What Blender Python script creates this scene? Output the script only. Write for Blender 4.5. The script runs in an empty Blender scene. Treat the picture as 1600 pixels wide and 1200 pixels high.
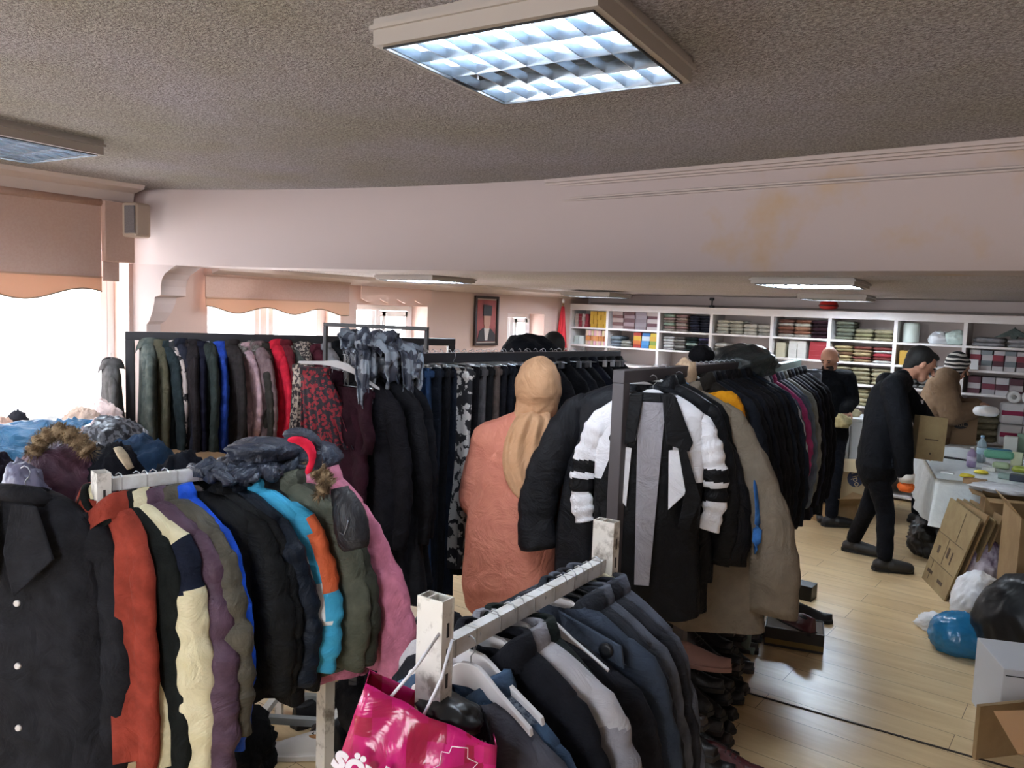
import bpy, bmesh, math, random
from mathutils import Vector, Matrix, noise, Euler
PI = math.pi
C = bpy.context.scene.collection
sc = bpy.context.scene
V = Vector

# ------------------------------------------------------------------ camera
FPX, EYE = 1233.0, 1.85
YAW, PITCH, ROLL = math.radians(37.7), math.radians(5.3), math.radians(2.06)
FW = V((-math.sin(YAW)*math.cos(PITCH), math.cos(YAW)*math.cos(PITCH), -math.sin(PITCH)))
RT0 = V((math.cos(YAW), math.sin(YAW), 0)); UP0 = RT0.cross(FW)
RT = RT0*math.cos(ROLL) + UP0*math.sin(ROLL)
UP = UP0*math.cos(ROLL) - RT0*math.sin(ROLL)
EYEP = V((0, 0, EYE))
cam_d = bpy.data.cameras.new('camera'); cam = bpy.data.objects.new('camera', cam_d); C.objects.link(cam)
cam.matrix_world = Matrix(((RT.x, UP.x, -FW.x, 0), (RT.y, UP.y, -FW.y, 0), (RT.z, UP.z, -FW.z, EYE), (0, 0, 0, 1)))
cam_d.sensor_fit = 'HORIZONTAL'; cam_d.sensor_width = 36; cam_d.lens = 36*FPX/1600; cam_d.clip_start = .05
sc.camera = cam

# ------------------------------------------------------------------ view + world
sc.view_settings.view_transform = 'Standard'; sc.view_settings.look = 'None'
sc.view_settings.gamma = 1; sc.view_settings.use_curve_mapping = False
sc.view_settings.exposure = 1.32
SKY = 9.0
w = bpy.data.worlds.new('world'); sc.world = w; w.use_nodes = True
bg = w.node_tree.nodes['Background']; bg.inputs[0].default_value = (0.93, 0.96, 1.0, 1); bg.inputs[1].default_value = SKY

def portal(name, loc, sx, sy, toward):
    d = bpy.data.lights.new(name, 'AREA'); d.shape = 'RECTANGLE'; d.size = sx; d.size_y = sy
    d.cycles.is_portal = True
    o = bpy.data.objects.new(name, d); C.objects.link(o); o.location = loc
    o.rotation_euler = V(toward).to_track_quat('-Z', 'Y').to_euler(); return o

# ------------------------------------------------------------------ pixel helpers (1600 x 1200 frame -> world points)
def ray(px, py): return FW + RT*((px-800)/FPX) + UP*((600-py)/FPX)
def at(px, py, d=None, x=None, y=None, z=None):
    r = ray(px, py)
    if d is not None: t = d
    elif x is not None: t = x/r.x
    elif y is not None: t = y/r.y
    else: t = (z-EYE)/r.z
    return EYEP + r*t
def proj(p):
    q = V(p)-EYEP; z = q.dot(FW)
    return 800+FPX*q.dot(RT)/z, 600-FPX*q.dot(UP)/z, z
def on_bar(P0, P1, px):
    lo, hi = -1.0, 2.0
    for _ in range(40):
        m = (lo+hi)/2
        if proj(P0.lerp(P1, m))[0] < px: lo = m
        else: hi = m
    return P0.lerp(P1, (lo+hi)/2)

# ------------------------------------------------------------------ materials
def lin(h):
    h = h.lstrip('#'); c = [int(h[i:i+2], 16)/255 for i in (0, 2, 4)]
    return tuple(x/12.92 if x <= .04045 else ((x+.055)/1.055)**2.4 for x in c)
MATS = {}
def mat(key, hexc, rough=.6, kind='plain', metal=0, hex2=None, scale=20, bump=.0, emit=0, sheen=0, alpha=1, spec=.5, trans=0):
    if key in MATS: return MATS[key]
    m = bpy.data.materials.new(key); m.use_nodes = True; nt = m.node_tree; n = nt.nodes; b = n['Principled BSDF']
    c = lin(hexc)+(1,); b.inputs['Base Color'].default_value = c
    b.inputs['Roughness'].default_value = rough; b.inputs['Metallic'].default_value = metal
    b.inputs['Specular IOR Level'].default_value = spec
    if sheen: b.inputs['Sheen Weight'].default_value = sheen
    if trans: b.inputs['Transmission Weight'].default_value = trans
    if alpha < 1: b.inputs['Alpha'].default_value = alpha
    if emit: b.inputs['Emission Color'].default_value = c; b.inputs['Emission Strength'].default_value = emit
    tc = n.new('ShaderNodeTexCoord')
    def ramp(src, stops):
        r = n.new('ShaderNodeValToRGB'); e = r.color_ramp.elements
        while len(e) < len(stops): e.new(.5)
        for q, (p, hc) in zip(e, stops): q.position = p; q.color = lin(hc)+(1,)
        nt.links.new(src, r.inputs[0]); return r.outputs[0]
    def nz(s, det=4, rough_=.5, vec=None, dist=0):
        t = n.new('ShaderNodeTexNoise'); t.inputs['Scale'].default_value = s; t.inputs['Detail'].default_value = det
        t.inputs['Roughness'].default_value = rough_; t.inputs['Distortion'].default_value = dist
        nt.links.new(vec or tc.outputs['Object'], t.inputs['Vector']); return t.outputs['Fac']
    def bmp(src, st, dist=.01):
        q = n.new('ShaderNodeBump'); q.inputs['Strength'].default_value = st; q.inputs['Distance'].default_value = dist
        nt.links.new(src, q.inputs['Height']); nt.links.new(q.outputs[0], b.inputs['Normal'])
    h2 = hex2 or hexc
    if kind == 'fabric':            # slight weave mottling + soft creases
        nt.links.new(ramp(nz(scale, 5), [(.35, hexc), (.7, h2)]), b.inputs['Base Color'])
        bmp(nz(9, 5, .6, dist=1.5), bump or .55, .03)
    elif kind == 'floral':
        v = n.new('ShaderNodeTexVoronoi'); v.inputs['Scale'].default_value = scale
        nt.links.new(tc.outputs['Object'], v.inputs['Vector'])
        a = n.new('ShaderNodeMath'); a.operation = 'ADD'; nt.links.new(nz(scale*.8, 3, .7), a.inputs[0])
        k = n.new('ShaderNodeMath'); k.operation = 'MULTIPLY'; k.inputs[1].default_value = .45
        nt.links.new(v.outputs['Distance'], k.inputs[0]); nt.links.new(k.outputs[0], a.inputs[1])
        r = ramp(a.outputs[0], [(.70, hexc), (.74, h2)]); nt.links.new(r, b.inputs['Base Color'])
    elif kind == 'stipple':         # rough plaster ceiling; fine specks paint the shade of the pits into the colour
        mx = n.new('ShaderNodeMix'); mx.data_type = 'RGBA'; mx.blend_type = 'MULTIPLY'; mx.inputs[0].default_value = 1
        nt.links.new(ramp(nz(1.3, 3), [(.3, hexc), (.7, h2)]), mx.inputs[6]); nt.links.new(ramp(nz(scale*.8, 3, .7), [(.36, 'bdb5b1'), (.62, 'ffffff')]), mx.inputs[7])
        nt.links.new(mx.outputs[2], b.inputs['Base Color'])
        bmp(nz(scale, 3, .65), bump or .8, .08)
    elif kind == 'wood':            # laminate planks with grain
        mp = n.new('ShaderNodeMapping'); mp.inputs['Scale'].default_value = (1, 6, 1)
        nt.links.new(tc.outputs['Object'], mp.inputs[0])
        br = n.new('ShaderNodeTexBrick'); br.inputs['Scale'].default_value = 1; br.inputs['Brick Width'].default_value = 1.25
        br.inputs['Row Height'].default_value = .19; br.inputs['Mortar Size'].default_value = .0015; br.offset = .37
        br.inputs['Color1'].default_value = lin(hexc)+(1,); br.inputs['Color2'].default_value = lin(h2)+(1,)
        br.inputs['Mortar'].default_value = lin('6b5236')+(1,)
        nt.links.new(tc.outputs['Object'], br.inputs['Vector'])
        mx = n.new('ShaderNodeMix'); mx.data_type = 'RGBA'; mx.blend_type = 'MULTIPLY'; mx.inputs[0].default_value = .5
        nt.links.new(br.outputs['Color'], mx.inputs[6])
        nt.links.new(ramp(nz(2.2, 7, .6, mp.outputs[0], .6), [(.3, 'c9b190'), (.7, 'ffffff')]), mx.inputs[7])
        nt.links.new(mx.outputs[2], b.inputs['Base Color'])
    elif kind == 'stripe':
        wv = n.new('ShaderNodeTexWave'); wv.inputs['Scale'].default_value = scale; wv.inputs['Distortion'].default_value = 3.5
        wv.inputs['Detail'].default_value = 1; wv.inputs['Detail Scale'].default_value = .8; wv.bands_direction = 'Z'
        nt.links.new(tc.outputs['Object'], wv.inputs['Vector'])
        nt.links.new(ramp(wv.outputs['Fac'], [(.55, hexc), (.66, h2)]), b.inputs['Base Color'])
    elif kind == 'stain':           # painted plaster with damp stains
        sx = n.new('ShaderNodeSeparateXYZ'); nt.links.new(tc.outputs['Object'], sx.inputs[0])
        mr = n.new('ShaderNodeMapRange'); mr.inputs[1].default_value = -2.7; mr.inputs[2].default_value = -2.1; nt.links.new(sx.outputs[0], mr.inputs[0])
        ml = n.new('ShaderNodeMath'); ml.operation = 'MULTIPLY'; nt.links.new(mr.outputs[0], ml.inputs[0]); nt.links.new(nz(2.3, 4, .6), ml.inputs[1])
        r1 = ramp(ml.outputs[0], [(.50, hexc), (.64, h2)]); nt.links.new(r1, b.inputs['Base Color'])
        bmp(nz(30, 3), .08, .005)
    elif kind == 'mottle':
        nt.links.new(ramp(nz(scale, 5, .65), [(.42, hexc), (.6, h2)]), b.inputs['Base Color'])
        if bump: bmp(nz(scale*.6, 4), bump, .01)
    elif kind == 'check':
        t = n.new('ShaderNodeTexVoronoi'); t.distance = 'CHEBYCHEV'; t.inputs['Scale'].default_value = scale; t.inputs['Randomness'].default_value = .12
        nt.links.new(tc.outputs['Object'], t.inputs['Vector'])
        s = n.new('ShaderNodeSeparateColor'); nt.links.new(t.outputs['Color'], s.inputs[0])
        nt.links.new(ramp(s.outputs[0], [(.1, hexc), (.9, h2)]), b.inputs['Base Color'])
        bmp(nz(8, 4, dist=1), .4, .02)
    elif kind == 'plastic':
        bmp(nz(scale*.6, 3, .5, dist=2), (bump or .7)*.5, .03)
    MATS[key] = m; return m
def fab(hexc, hex2=None, rough=.85, **k):
    def deep(h):
        c = [int(h[i:i+2], 16) for i in (0, 2, 4)]; q = .68 if max(c) < 0x48 else 1
        return '%02x%02x%02x' % tuple(int(x*q) for x in c)
    hexc = deep(hexc); hex2 = deep(hex2) if hex2 else None
    if hex2 is None:
        c = [min(255, int(int(hexc[i:i+2], 16)*1.18+6)) for i in (0, 2, 4)]; hex2 = '%02x%02x%02x' % tuple(c)
    return mat('fabric '+hexc+hex2+str(rough), hexc, rough, 'fabric', hex2=hex2, sheen=.0, spec=.15, **k)

# ------------------------------------------------------------------ mesh helpers
class MB:
    """collects shapes, links them as one mesh object"""
    def __init__(s): s.v = []; s.f = []; s.mi = []; s.sm = []
    def add(s, vs, fs, mi=0, sm=False):
        o = len(s.v); s.v += [tuple(v) for v in vs]
        s.f += [tuple(i+o for i in f) for f in fs]; s.mi += [mi]*len(fs); s.sm += [sm]*len(fs); return s
    def box(s, c, size, rot=None, mi=0):
        hx, hy, hz = [q/2 for q in size]; c = V(c)
        vs = [V((a*hx, b*hy, d*hz)) for d in (-1, 1) for b in (-1, 1) for a in (-1, 1)]
        if rot is not None: R = Euler(rot).to_matrix() if not isinstance(rot, Matrix) else rot; vs = [R@v for v in vs]
        return s.add([v+c for v in vs], [(0, 2, 3, 1), (4, 5, 7, 6), (0, 1, 5, 4), (2, 6, 7, 3), (0, 4, 6, 2), (1, 3, 7, 5)], mi)
    def tube(s, pts, r, n=8, mi=0, closed=False, flat=1):
        pts = [V(p) for p in pts]; rs = r if isinstance(r, (list, tuple)) else [r]*len(pts)
        rings = []
        for i, p in enumerate(pts):
            t = (pts[min(i+1, len(pts)-1)]-pts[max(i-1, 0)]).normalized()
            a = t.cross(V((0, 0, 1)))
            if a.length < .05: a = V((1, 0, 0)) - t*t.x
            a.normalize(); b = a.cross(t)
            rings.append([p+a*math.cos(2*PI*k/n)*rs[i]+b*math.sin(2*PI*k/n)*rs[i]*flat for k in range(n)])
        return s.loft(rings, mi=mi)
    def loft(s, rings, cap=True, mi=0, sm=True, mifn=None):
        n = len(rings[0]); vs = [p for r in rings for p in r]; o = len(s.v); s.v += [tuple(v) for v in vs]
        for i in range(len(rings)-1):
            for k in range(n):
                a, b = i*n+k, i*n+(k+1) % n
                s.f.append((o+a, o+b, o+b+n, o+a+n)); s.sm.append(sm)
                s.mi.append(mifn((V(vs[a])+V(vs[b+n]))/2) if mifn else mi)
        if cap:
            for base, rev in ((0, True), ((len(rings)-1)*n, False)):
                idx = [o+base+k for k in range(n)]
                s.f.append(tuple(reversed(idx)) if rev else tuple(idx)); s.mi.append(mi); s.sm.append(False)
        return s
    def prism(s, poly, ax, h, o=(0, 0, 0), mi=0):
        """poly of 3-D points extruded by vector ax*h"""
        e = V(ax)*h; o = V(o); n = len(poly)
        vs = [V(p)+o for p in poly]+[V(p)+o+e for p in poly]
        fs = [tuple(range(n-1, -1, -1)), tuple(range(n, 2*n))]+[(i, (i+1) % n, (i+1) % n+n, i+n) for i in range(n)]
        return s.add(vs, fs, mi)
    def ell(s, c, r, rot=None, n=12, m=8, mi=0):
        c = V(c); R = Euler(rot).to_matrix() if rot is not None and not isinstance(rot, Matrix) else (rot or Matrix.Identity(3))
        vs = []; fs = []
        for i in range(m+1):
            th = PI*i/m
            for k in range(n):
                ph = 2*PI*k/n
                vs.append(c+R@V((r[0]*math.sin(th)*math.cos(ph), r[1]*math.sin(th)*math.sin(ph), r[2]*math.cos(th))))
        for i in range(m):
            for k in range(n): fs.append((i*n+k, (i+1)*n+k, (i+1)*n+(k+1) % n, i*n+(k+1) % n))
        return s.add(vs, fs, mi, True)
    def cap(s, p0, r0, p1, r1, flat=1.0, n=14, axis=None):
        """tapered capsule, flattened along 'axis' (default: the view depth direction)"""
        p0, p1 = V(p0), V(p1); t = (p1-p0).normalized(); ax = V(axis) if axis else V((-.61, .79, 0))
        b = ax - t*ax.dot(t)
        if b.length < .1: b = V((0, 0, 1)) - t*t.z
        b.normalize(); a = b.cross(t); rings = []
        for q in (-1, -.85, -.5, 0): rings.append((p0+t*r0*q, r0*math.sqrt(max(.002, 1-q*q))))
        for q in (.25, .5, .75): rings.append((p0.lerp(p1, q), r0+(r1-r0)*q))
        for q in (0, .5, .85, 1): rings.append((p1+t*r1*q, r1*math.sqrt(max(.002, 1-q*q))))
        return s.loft([[c+a*math.cos(2*PI*k/n)*r+b*math.sin(2*PI*k/n)*r*flat for k in range(n)] for c, r in rings])
    def lathe(s, prof, c=(0, 0, 0), n=16, mi=0):
        return s.loft([[V(c)+V((r*math.cos(2*PI*k/n), r*math.sin(2*PI*k/n), z)) for k in range(n)] for r, z in prof], mi=mi)
    def build(s, name, m, parent=None, loc=None, bevel=0, sub=0, solid=0, remesh=0, smooth_it=0):
        me = bpy.data.meshes.new(name); me.from_pydata(s.v, [], s.f)
        for x in (m if isinstance(m, (list, tuple)) else [m]): me.materials.append(x)
        me.polygons.foreach_set('material_index', s.mi); me.polygons.foreach_set('use_smooth', s.sm); me.update()
        o = bpy.data.objects.new(name, me); C.objects.link(o)
        if parent is not None: o.parent = parent
        if loc is not None: o.location = loc
        if bevel:
            b = o.modifiers.new('b', 'BEVEL'); b.width = bevel; b.segments = 2; b.limit_method = 'ANGLE'
        if solid: q = o.modifiers.new('s', 'SOLIDIFY'); q.thickness = solid; q.offset = 0
        if remesh:
            q = o.modifiers.new('r', 'REMESH'); q.mode = 'VOXEL'; q.voxel_size = remesh; q.use_smooth_shade = True
            if smooth_it: q = o.modifiers.new('sm', 'SMOOTH'); q.iterations = smooth_it; q.factor = .6
        if sub: q = o.modifiers.new('ss', 'SUBSURF'); q.levels = sub; q.render_levels = sub
        return o

def tag(o, label=None, cat=None, group=None, kind=None):
    if label: o['label'] = label
    if cat: o['category'] = cat
    if group: o['group'] = group
    if kind: o['kind'] = kind
    return o
def struct(name, mb, m, **k): o = mb.build(name, m, **k); o['kind'] = 'structure'; return o
def empty(name, loc, label, cat, rz=0, group=None, tilt=(0, 0)):
    o = bpy.data.objects.new(name, None); o.empty_display_size = .05; C.objects.link(o)
    o.location = loc; o.rotation_euler = (tilt[0], tilt[1], rz); return tag(o, label, cat, group)
def copy_tree(o, parent=None):
    c = o.copy(); C.objects.link(c); c.parent = parent
    for ch in o.children: copy_tree(ch, c)
    return c
def crumple_mb(r, seed=0, amp=.25, sub=4, freq=2.2, flatbot=True, ridg=True):
    """crumpled lump: radius vector r = (rx, ry, rz), origin at base centre"""
    bm = bmesh.new(); bmesh.ops.create_icosphere(bm, subdivisions=sub, radius=1)
    off = V((seed*3.7, seed*1.3, -seed*2.1))
    for v in bm.verts:
        p = v.co.copy(); d = noise.fractal(p*freq*.6+off, 1.0, 2.0, 4)
        wv = p+V((noise.noise(p*1.5+off), noise.noise(p*1.5-off), noise.noise(p*1.5+off*2)))*.5
        k = max(0, 1-abs(noise.noise(wv*freq*1.3+off))*4)**1.5+.5*max(0, 1-abs(noise.noise(wv*freq*2.6-off))*4)**1.5 if ridg else 0
        q = p*(1+amp*.8*d+min(.09, amp*.38)*k)
        q = V((q.x*r[0], q.y*r[1], q.z*r[2]))
        if flatbot: q.z = max(q.z, -r[2]*.72) + r[2]*.72
        v.co = q
    bm.verts.index_update()
    mb = MB(); mb.add([v.co for v in bm.verts], [[v.index for v in f.verts] for f in bm.faces], 0, True); bm.free()
    return mb

def drape(name, m, w_, h1, h2, seed=0, amp=.02, k=5, loc=None, rz=0, parent=None, label=None, cat=None, group=None, th=.004, r=.03, nu=56, nv=44, skew=0):
    """cloth hanging over a rail that runs along local x: h1 drop towards -y, h2 drop towards +y"""
    rd = random.Random(seed); ph = [rd.uniform(0, 6.3) for _ in range(4)]; off = V((seed*2.1, 0, seed)); vs = []
    for j in range(nv+1):
        v = -1+2*j/nv; sg = -1 if v < 0 else 1; t = abs(v); H = h1 if v < 0 else h2
        for i in range(nu+1):
            u = -1+2*i/nu; Hn = H*(1+.22*noise.noise(V((u*1.7, sg, seed))))
            s_ = t*Hn; over = min(s_, r*1.57); a = over/r; y = sg*r*math.sin(a); z = -r*(1-math.cos(a))-(s_-over)
            wv = math.sin(u*k*1.6+ph[0]+t*1.5)+.6*math.sin(u*k*3.1+ph[1]-t*2.2)+.35*math.sin(u*k*6.3+ph[2])
            y += sg*(amp*wv*min(1, .25+t*1.4)+amp*.8)+amp*1.1*noise.noise(V((u*4, v*4, 0))+off)
            x = u*w_/2*(1-.18*t*math.sin(PI*.5*t)+.06*noise.noise(V((v*3, u, 1))+off))+skew*t
            z += amp*1.2*noise.noise(V((u*5, v*5, 3))+off)
            vs.append(V((x, y, z)))
    mb = MB(); n = nu+1; mb.add(vs, [(j*n+i, j*n+i+1, (j+1)*n+i+1, (j+1)*n+i) for j in range(nv) for i in range(nu)], 0, True)
    o = mb.build(name, m, parent, loc=loc, solid=th); o.rotation_euler = (0, 0, rz); return tag(o, label, cat, group)
# ================================================================== the room
XL, YB, ZC, ZB, YS = -6.0, 4.05, 2.66, 2.10, 9.0      # window wall, beam face, front ceiling, back ceiling, shelf front
XR, YN = 3.0, -2.6
m_plaster = mat('painted plaster', 'b9aaa7', .8, 'stain', hex2='b89f86')
m_wallw = mat('window wall paint', 'cbb0a5', .8)
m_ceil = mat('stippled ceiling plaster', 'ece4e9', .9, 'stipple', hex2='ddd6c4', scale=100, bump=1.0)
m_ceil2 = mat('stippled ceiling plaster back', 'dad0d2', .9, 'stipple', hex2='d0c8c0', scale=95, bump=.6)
m_wall = mat('back wall paint', 'd3c6c2', .8)
m_white = mat('white pvc', 'e8e8ea', .35)
m_floor = mat('beech laminate', 'e2ca9f', .3, 'wood', hex2='d9be92')
m_trimw = mat('trim plaster', 'bdaea8', .7)
M_ = MB()
struct('floor', MB().box((-1.5, 3.5, -.05), (9.8, 12.8, .1)), m_floor)
struct('trim_1', MB().box((-1.3, 3.735, .0015), (3.4, .012, .004), (0, 0, .10)), mat('floor joint', '2a2018', .8))
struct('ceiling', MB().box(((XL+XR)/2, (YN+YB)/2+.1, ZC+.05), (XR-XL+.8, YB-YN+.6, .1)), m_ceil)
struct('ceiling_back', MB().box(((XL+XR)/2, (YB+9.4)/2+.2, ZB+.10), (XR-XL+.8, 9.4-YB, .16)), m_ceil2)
struct('wall_back', MB().box(((XL+XR)/2, 9.55, 1.3), (XR-XL+.8, .2, 2.6)), m_wall)
struct('wall_right', MB().box((XR+.1, 3.5, 1.35), (.2, 12.8, 2.7)), m_wall)
wf_ = MB(); xc = XL-.4
added_wins = [(-4.6, -3.2, 1.0, 2.2), (-.9, .5, 1.0, 2.2)]  # unseen windows behind the camera, added to brighten the room
for (a, b, z0, z1) in added_wins:
    wf_.box(((xc+a)/2, YN-.1, 1.35), (a-xc, .2, 2.7)); wf_.box(((a+b)/2, YN-.1, z0/2), (b-a, .2, z0)); wf_.box(((a+b)/2, YN-.1, (z1+2.7)/2), (b-a, .2, 2.7-z1)); xc = b
wf_.box(((xc+XR+.4)/2, YN-.1, 1.35), (XR+.4-xc, .2, 2.7))
struct('wall_front', wf_, m_wall)

# window wall with real openings (thickness .34)
WT = .34
wins = [(-1.9, -.1, .95, 2.15), (.95, 2.97, .95, 2.25), (3.62, 5.02, .95, 1.98), (5.22, 6.22, .95, 1.86), (7.63, 8.40, .95, 1.82)]
wm = MB(); ycur = YN-.2
for (a, b, z0, z1) in wins:
    wm.box((XL-WT/2, (ycur+a)/2, 1.35), (WT, a-ycur, 2.7))
    wm.box((XL-WT/2, (a+b)/2, z0/2), (WT, b-a, z0)); wm.box((XL-WT/2, (a+b)/2, (z1+2.7)/2), (WT, b-a, 2.7-z1))
    ycur = b
wm.box((XL-WT/2, (ycur+9.7)/2, 1.35), (WT, 9.7-ycur, 2.7))
struct('wall_left', wm, m_wallw)
m_glass = bpy.data.materials.new('window glass'); m_glass.use_nodes = True
nt = m_glass.node_tree; nt.nodes.clear(); o_ = nt.nodes.new('ShaderNodeOutputMaterial'); mx = nt.nodes.new('ShaderNodeMixShader')
tr = nt.nodes.new('ShaderNodeBsdfTransparent'); gl = nt.nodes.new('ShaderNodeBsdfGlossy'); gl.inputs['Roughness'].default_value = .02
mx.inputs[0].default_value = .06; nt.links.new(tr.outputs[0], mx.inputs[1]); nt.links.new(gl.outputs[0], mx.inputs[2]); nt.links.new(mx.outputs[0], o_.inputs[0])
m_sill = mat('marble sill', 'd6d2cc', .4, 'mottle', hex2='bdb7ae', scale=14)
for i, (a, b, z0, z1) in enumerate(wins):
    fx = XL-WT+.07; fr = MB(); t = .055
    for yy in (a+t/2, b-t/2): fr.box((fx, yy, (z0+z1)/2), (.07, t, z1-z0))
    for zz in (z0+t/2, z1-t/2): fr.box((fx, (a+b)/2, zz), (.07, b-a-2*t, t))
    nm = 2 if (b-a) > 1.1 else 1
    mid = [(a+b)/2] if i != 1 else [a+.75]
    for yy in mid:
        fr.box((fx, yy, (z0+z1)/2), (.075, .07, z1-z0-2*t))
        for sgn in (-1, 1): fr.box((fx+.02, yy+sgn*.075, (z0+z1)/2), (.05, .05, z1-z0-.12))
    for yy in (a+.085, b-.085): fr.box((fx+.02, yy, (z0+z1)/2), (.05, .05, z1-z0-.12))
    if i in (2, 3, 4): fr.box((fx+.02, (a+b)/2+.3*(b-a)/1.4, z1-.09), (.05, (b-a)*.42, .06))
    wf = struct('window_%d' % (i+1), fr, m_white, bevel=.004)
    MB().box((fx-.01, (a+b)/2, (z0+z1)/2), (.006, b-a-.06, z1-z0-.06)).build('pane', m_glass, wf)
    MB().box((XL-.12, (a+b)/2, z0+.01), (.30, b-a+.0, .03)).build('sill', m_sill, wf, bevel=.004)
    portal('window_portal_%d' % (i+1), (XL-WT-.02, (a+b)/2, (z0+z1)/2), b-a, z1-z0, (1, 0, 0))

for i, (a, b, z0, z1) in enumerate(added_wins):
    fr = MB(); yy = YN-.1
    for xx in (a+.03, (a+b)/2, b-.03): fr.box((xx, yy, (z0+z1)/2), (.06, .07, z1-z0))
    for zz in (z0+.03, z1-.03): fr.box(((a+b)/2, yy, zz), (b-a-.12, .07, .06))
    wf = struct('window_%d' % (i+6), fr, m_white, bevel=.004)  # frame of an added window, out of view, for extra daylight
    MB().box(((a+b)/2, yy, (z0+z1)/2), (b-a-.06, .006, z1-z0-.06)).build('pane', m_glass, wf)
    portal('window_portal_%d' % (i+6), ((a+b)/2, YN-.22, (z0+z1)/2), b-a, z1-z0, (0, 1, 0))

# the beam: straight run, then an angled plaster face with a stepped curved bracket down to a pilaster
Kb = V((XL, 3.0, 0)); dd = V((1.45, .86, 0)).normalized(); nn = V((-dd.y, dd.x, 0))
def diag(px, py):               # pixel -> (s along the angled face from the wall corner, z)
    r = ray(px, py); t = (Kb-EYEP).dot(nn)/r.dot(nn); p = EYEP+r*t; return (p-Kb).dot(dd), p.z
K0, K1, K2 = V((XL, 3.0, 0)), V((-4.55, 3.86, 0)), V((-2.6, YB, 0))
path = [K0*(1-t)**2+K1*2*t*(1-t)+K2*t*t for t in [i/16 for i in range(17)]]+[V((XR+.2, YB, 0))]
fc = MB()
vs = []
for p in path: vs += [p+V((0, 0, ZB)), p+V((0, 0, ZC))]
back = [p+V((0, .38, 0)) for p in path]
for p in back: vs += [p+V((0, 0, ZB)), p+V((0, 0, ZC))]
N_ = len(path); fs = []
for i in range(N_-1):
    a = 2*i; b_ = 2*(N_+i)
    fs += [(a, a+2, a+3, a+1), (b_, b_+1, b_+3, b_+2), (a, b_, b_+2, a+2)]
fc.add(vs, fs, 0, False)
for k in range(len(fc.sm)): fc.sm[k] = (k % 3 == 0)
struct('trim_2', fc, m_plaster)
d0 = (path[1]-path[0]).normalized(); dd = (K1-K0).normalized(); nn = V((-dd.y, dd.x, 0)); Kb = K0
prof = [(0, 0)]
for q in [(228, 700), (229, 507), (233, 502), (238, 488), (241, 474), (242, 464), (251, 461), (251, 447), (253, 436), (258, 427), (266, 421), (276, 418)]:
    s_, z_ = diag(*q); prof.append((s_, z_))
prof[1] = (prof[2][0], 0)
prof = [(s_, min(z_, ZB)) for s_, z_ in prof]; prof[-1] = (prof[-1][0], ZB+.004)
prof += [(0, ZB+.004)]
bm_ = MB().prism([Kb+dd*s_+V((0, 0, z_)) for s_, z_ in prof], nn, .36)
struct('trim_7', bm_, m_plaster)

# moulding along the top of the beam, and the cornice above the windows
mo = MB()
for dz, h, pr in ((.0, .022, .05), (.022, .014, .035), (.036, .012, .022), (.112, .012, .014), (.128, .010, .02)):
    mo.box(((XR-2.9)/2, YB-pr/2, ZC-dz-h/2), (XR+2.9, pr, h))
struct('trim_3', mo, m_trimw, bevel=.003)
co = MB(); co.prism([V((XL, 0, ZC)), V((XL+.30, 0, ZC)), V((XL+.28, 0, ZC-.03)), V((XL+.14, 0, ZC-.05)), V((XL+.12, 0, ZC-.12)), V((XL, 0, ZC-.13))], (0, 1, 0), 5.55, (0, YN, 0))
struct('trim_4', co, m_trimw, bevel=.004)
co = MB(); co.prism([V((XL, 0, ZB+.02)), V((XL+.22, 0, ZB+.02)), V((XL+.20, 0, ZB-.01)), V((XL+.05, 0, ZB-.05)), V((XL, 0, ZB-.06))], (0, 1, 0), 5.7, (0, 3.6, 0))
struct('trim_5', co, m_trimw, bevel=.004)
struct('trim_6', MB().box((-1.4, 9.40, 2.00), (9.0, .1, .012)), mat('conduit grey', '8f847f', .6))

# houses across the street, seen washed out through the windows
def house(name, loc, size, wall, label, wn):
    e = empty(name, loc, label, 'building')
    MB().box((0, 0, size[2]/2), size).build('wall', mat('render '+wall, wall, .8), e)
    MB().box((0, 0, size[2]+.1), (size[0]+.4, size[1]+.4, .2)).build('roof', mat('roof tile', '9a8f8a', .8), e)
    for y, z in wn:
        w_ = MB().box((size[0]/2+.02, y, z), (.06, .9, 1.3)).build('window', m_white, e)
        MB().box((size[0]/2+.06, y, z), (.02, .7, 1.1)).build('pane', mat('dark glass', '9aa3ad', .1), w_)
house('house', (-13.5, 1.9, -4), (3, 3.6, 9), '5e3c49', 'pink rendered house across the street, at the far left window', [(-1, 5.5), (1, 5.5)])
house('house', (-17, 9.5, -4), (3, 6, 8.0), 'd0cdca', 'pale grey house seen through the second and third windows', [(-2, 4.2), (0, 4.2), (2, 4.2), (-2, 6.6), (0, 6.6), (2, 6.6)])

# ------------------------------------------------------------------ blinds
m_blind = mat('blind cloth', 'bd9f92', .85, 'mottle', hex2='b99a8c', scale=60)
m_blind.node_tree.nodes['Principled BSDF'].inputs['Transmission Weight'].default_value = 0
m_band = bpy.data.materials.new('blind lower band'); m_band.use_nodes = True
nt = m_band.node_tree; b = nt.nodes['Principled BSDF']; b.inputs['Base Color'].default_value = lin('cfa98f')+(1,); b.inputs['Roughness'].default_value = .9
tl = nt.nodes.new('ShaderNodeBsdfTranslucent'); tl.inputs[0].default_value = lin('d2ac92')+(1,)
mxs = nt.nodes.new('ShaderNodeMixShader'); mxs.inputs[0].default_value = .25
nt.links.new(b.outputs[0], mxs.inputs[1]); nt.links.new(tl.outputs[0], mxs.inputs[2]); nt.links.new(mxs.outputs[0], nt.nodes['Material Output'].inputs[0])
m_braid = mat('blind braid', '7a6a58', .8)
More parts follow.
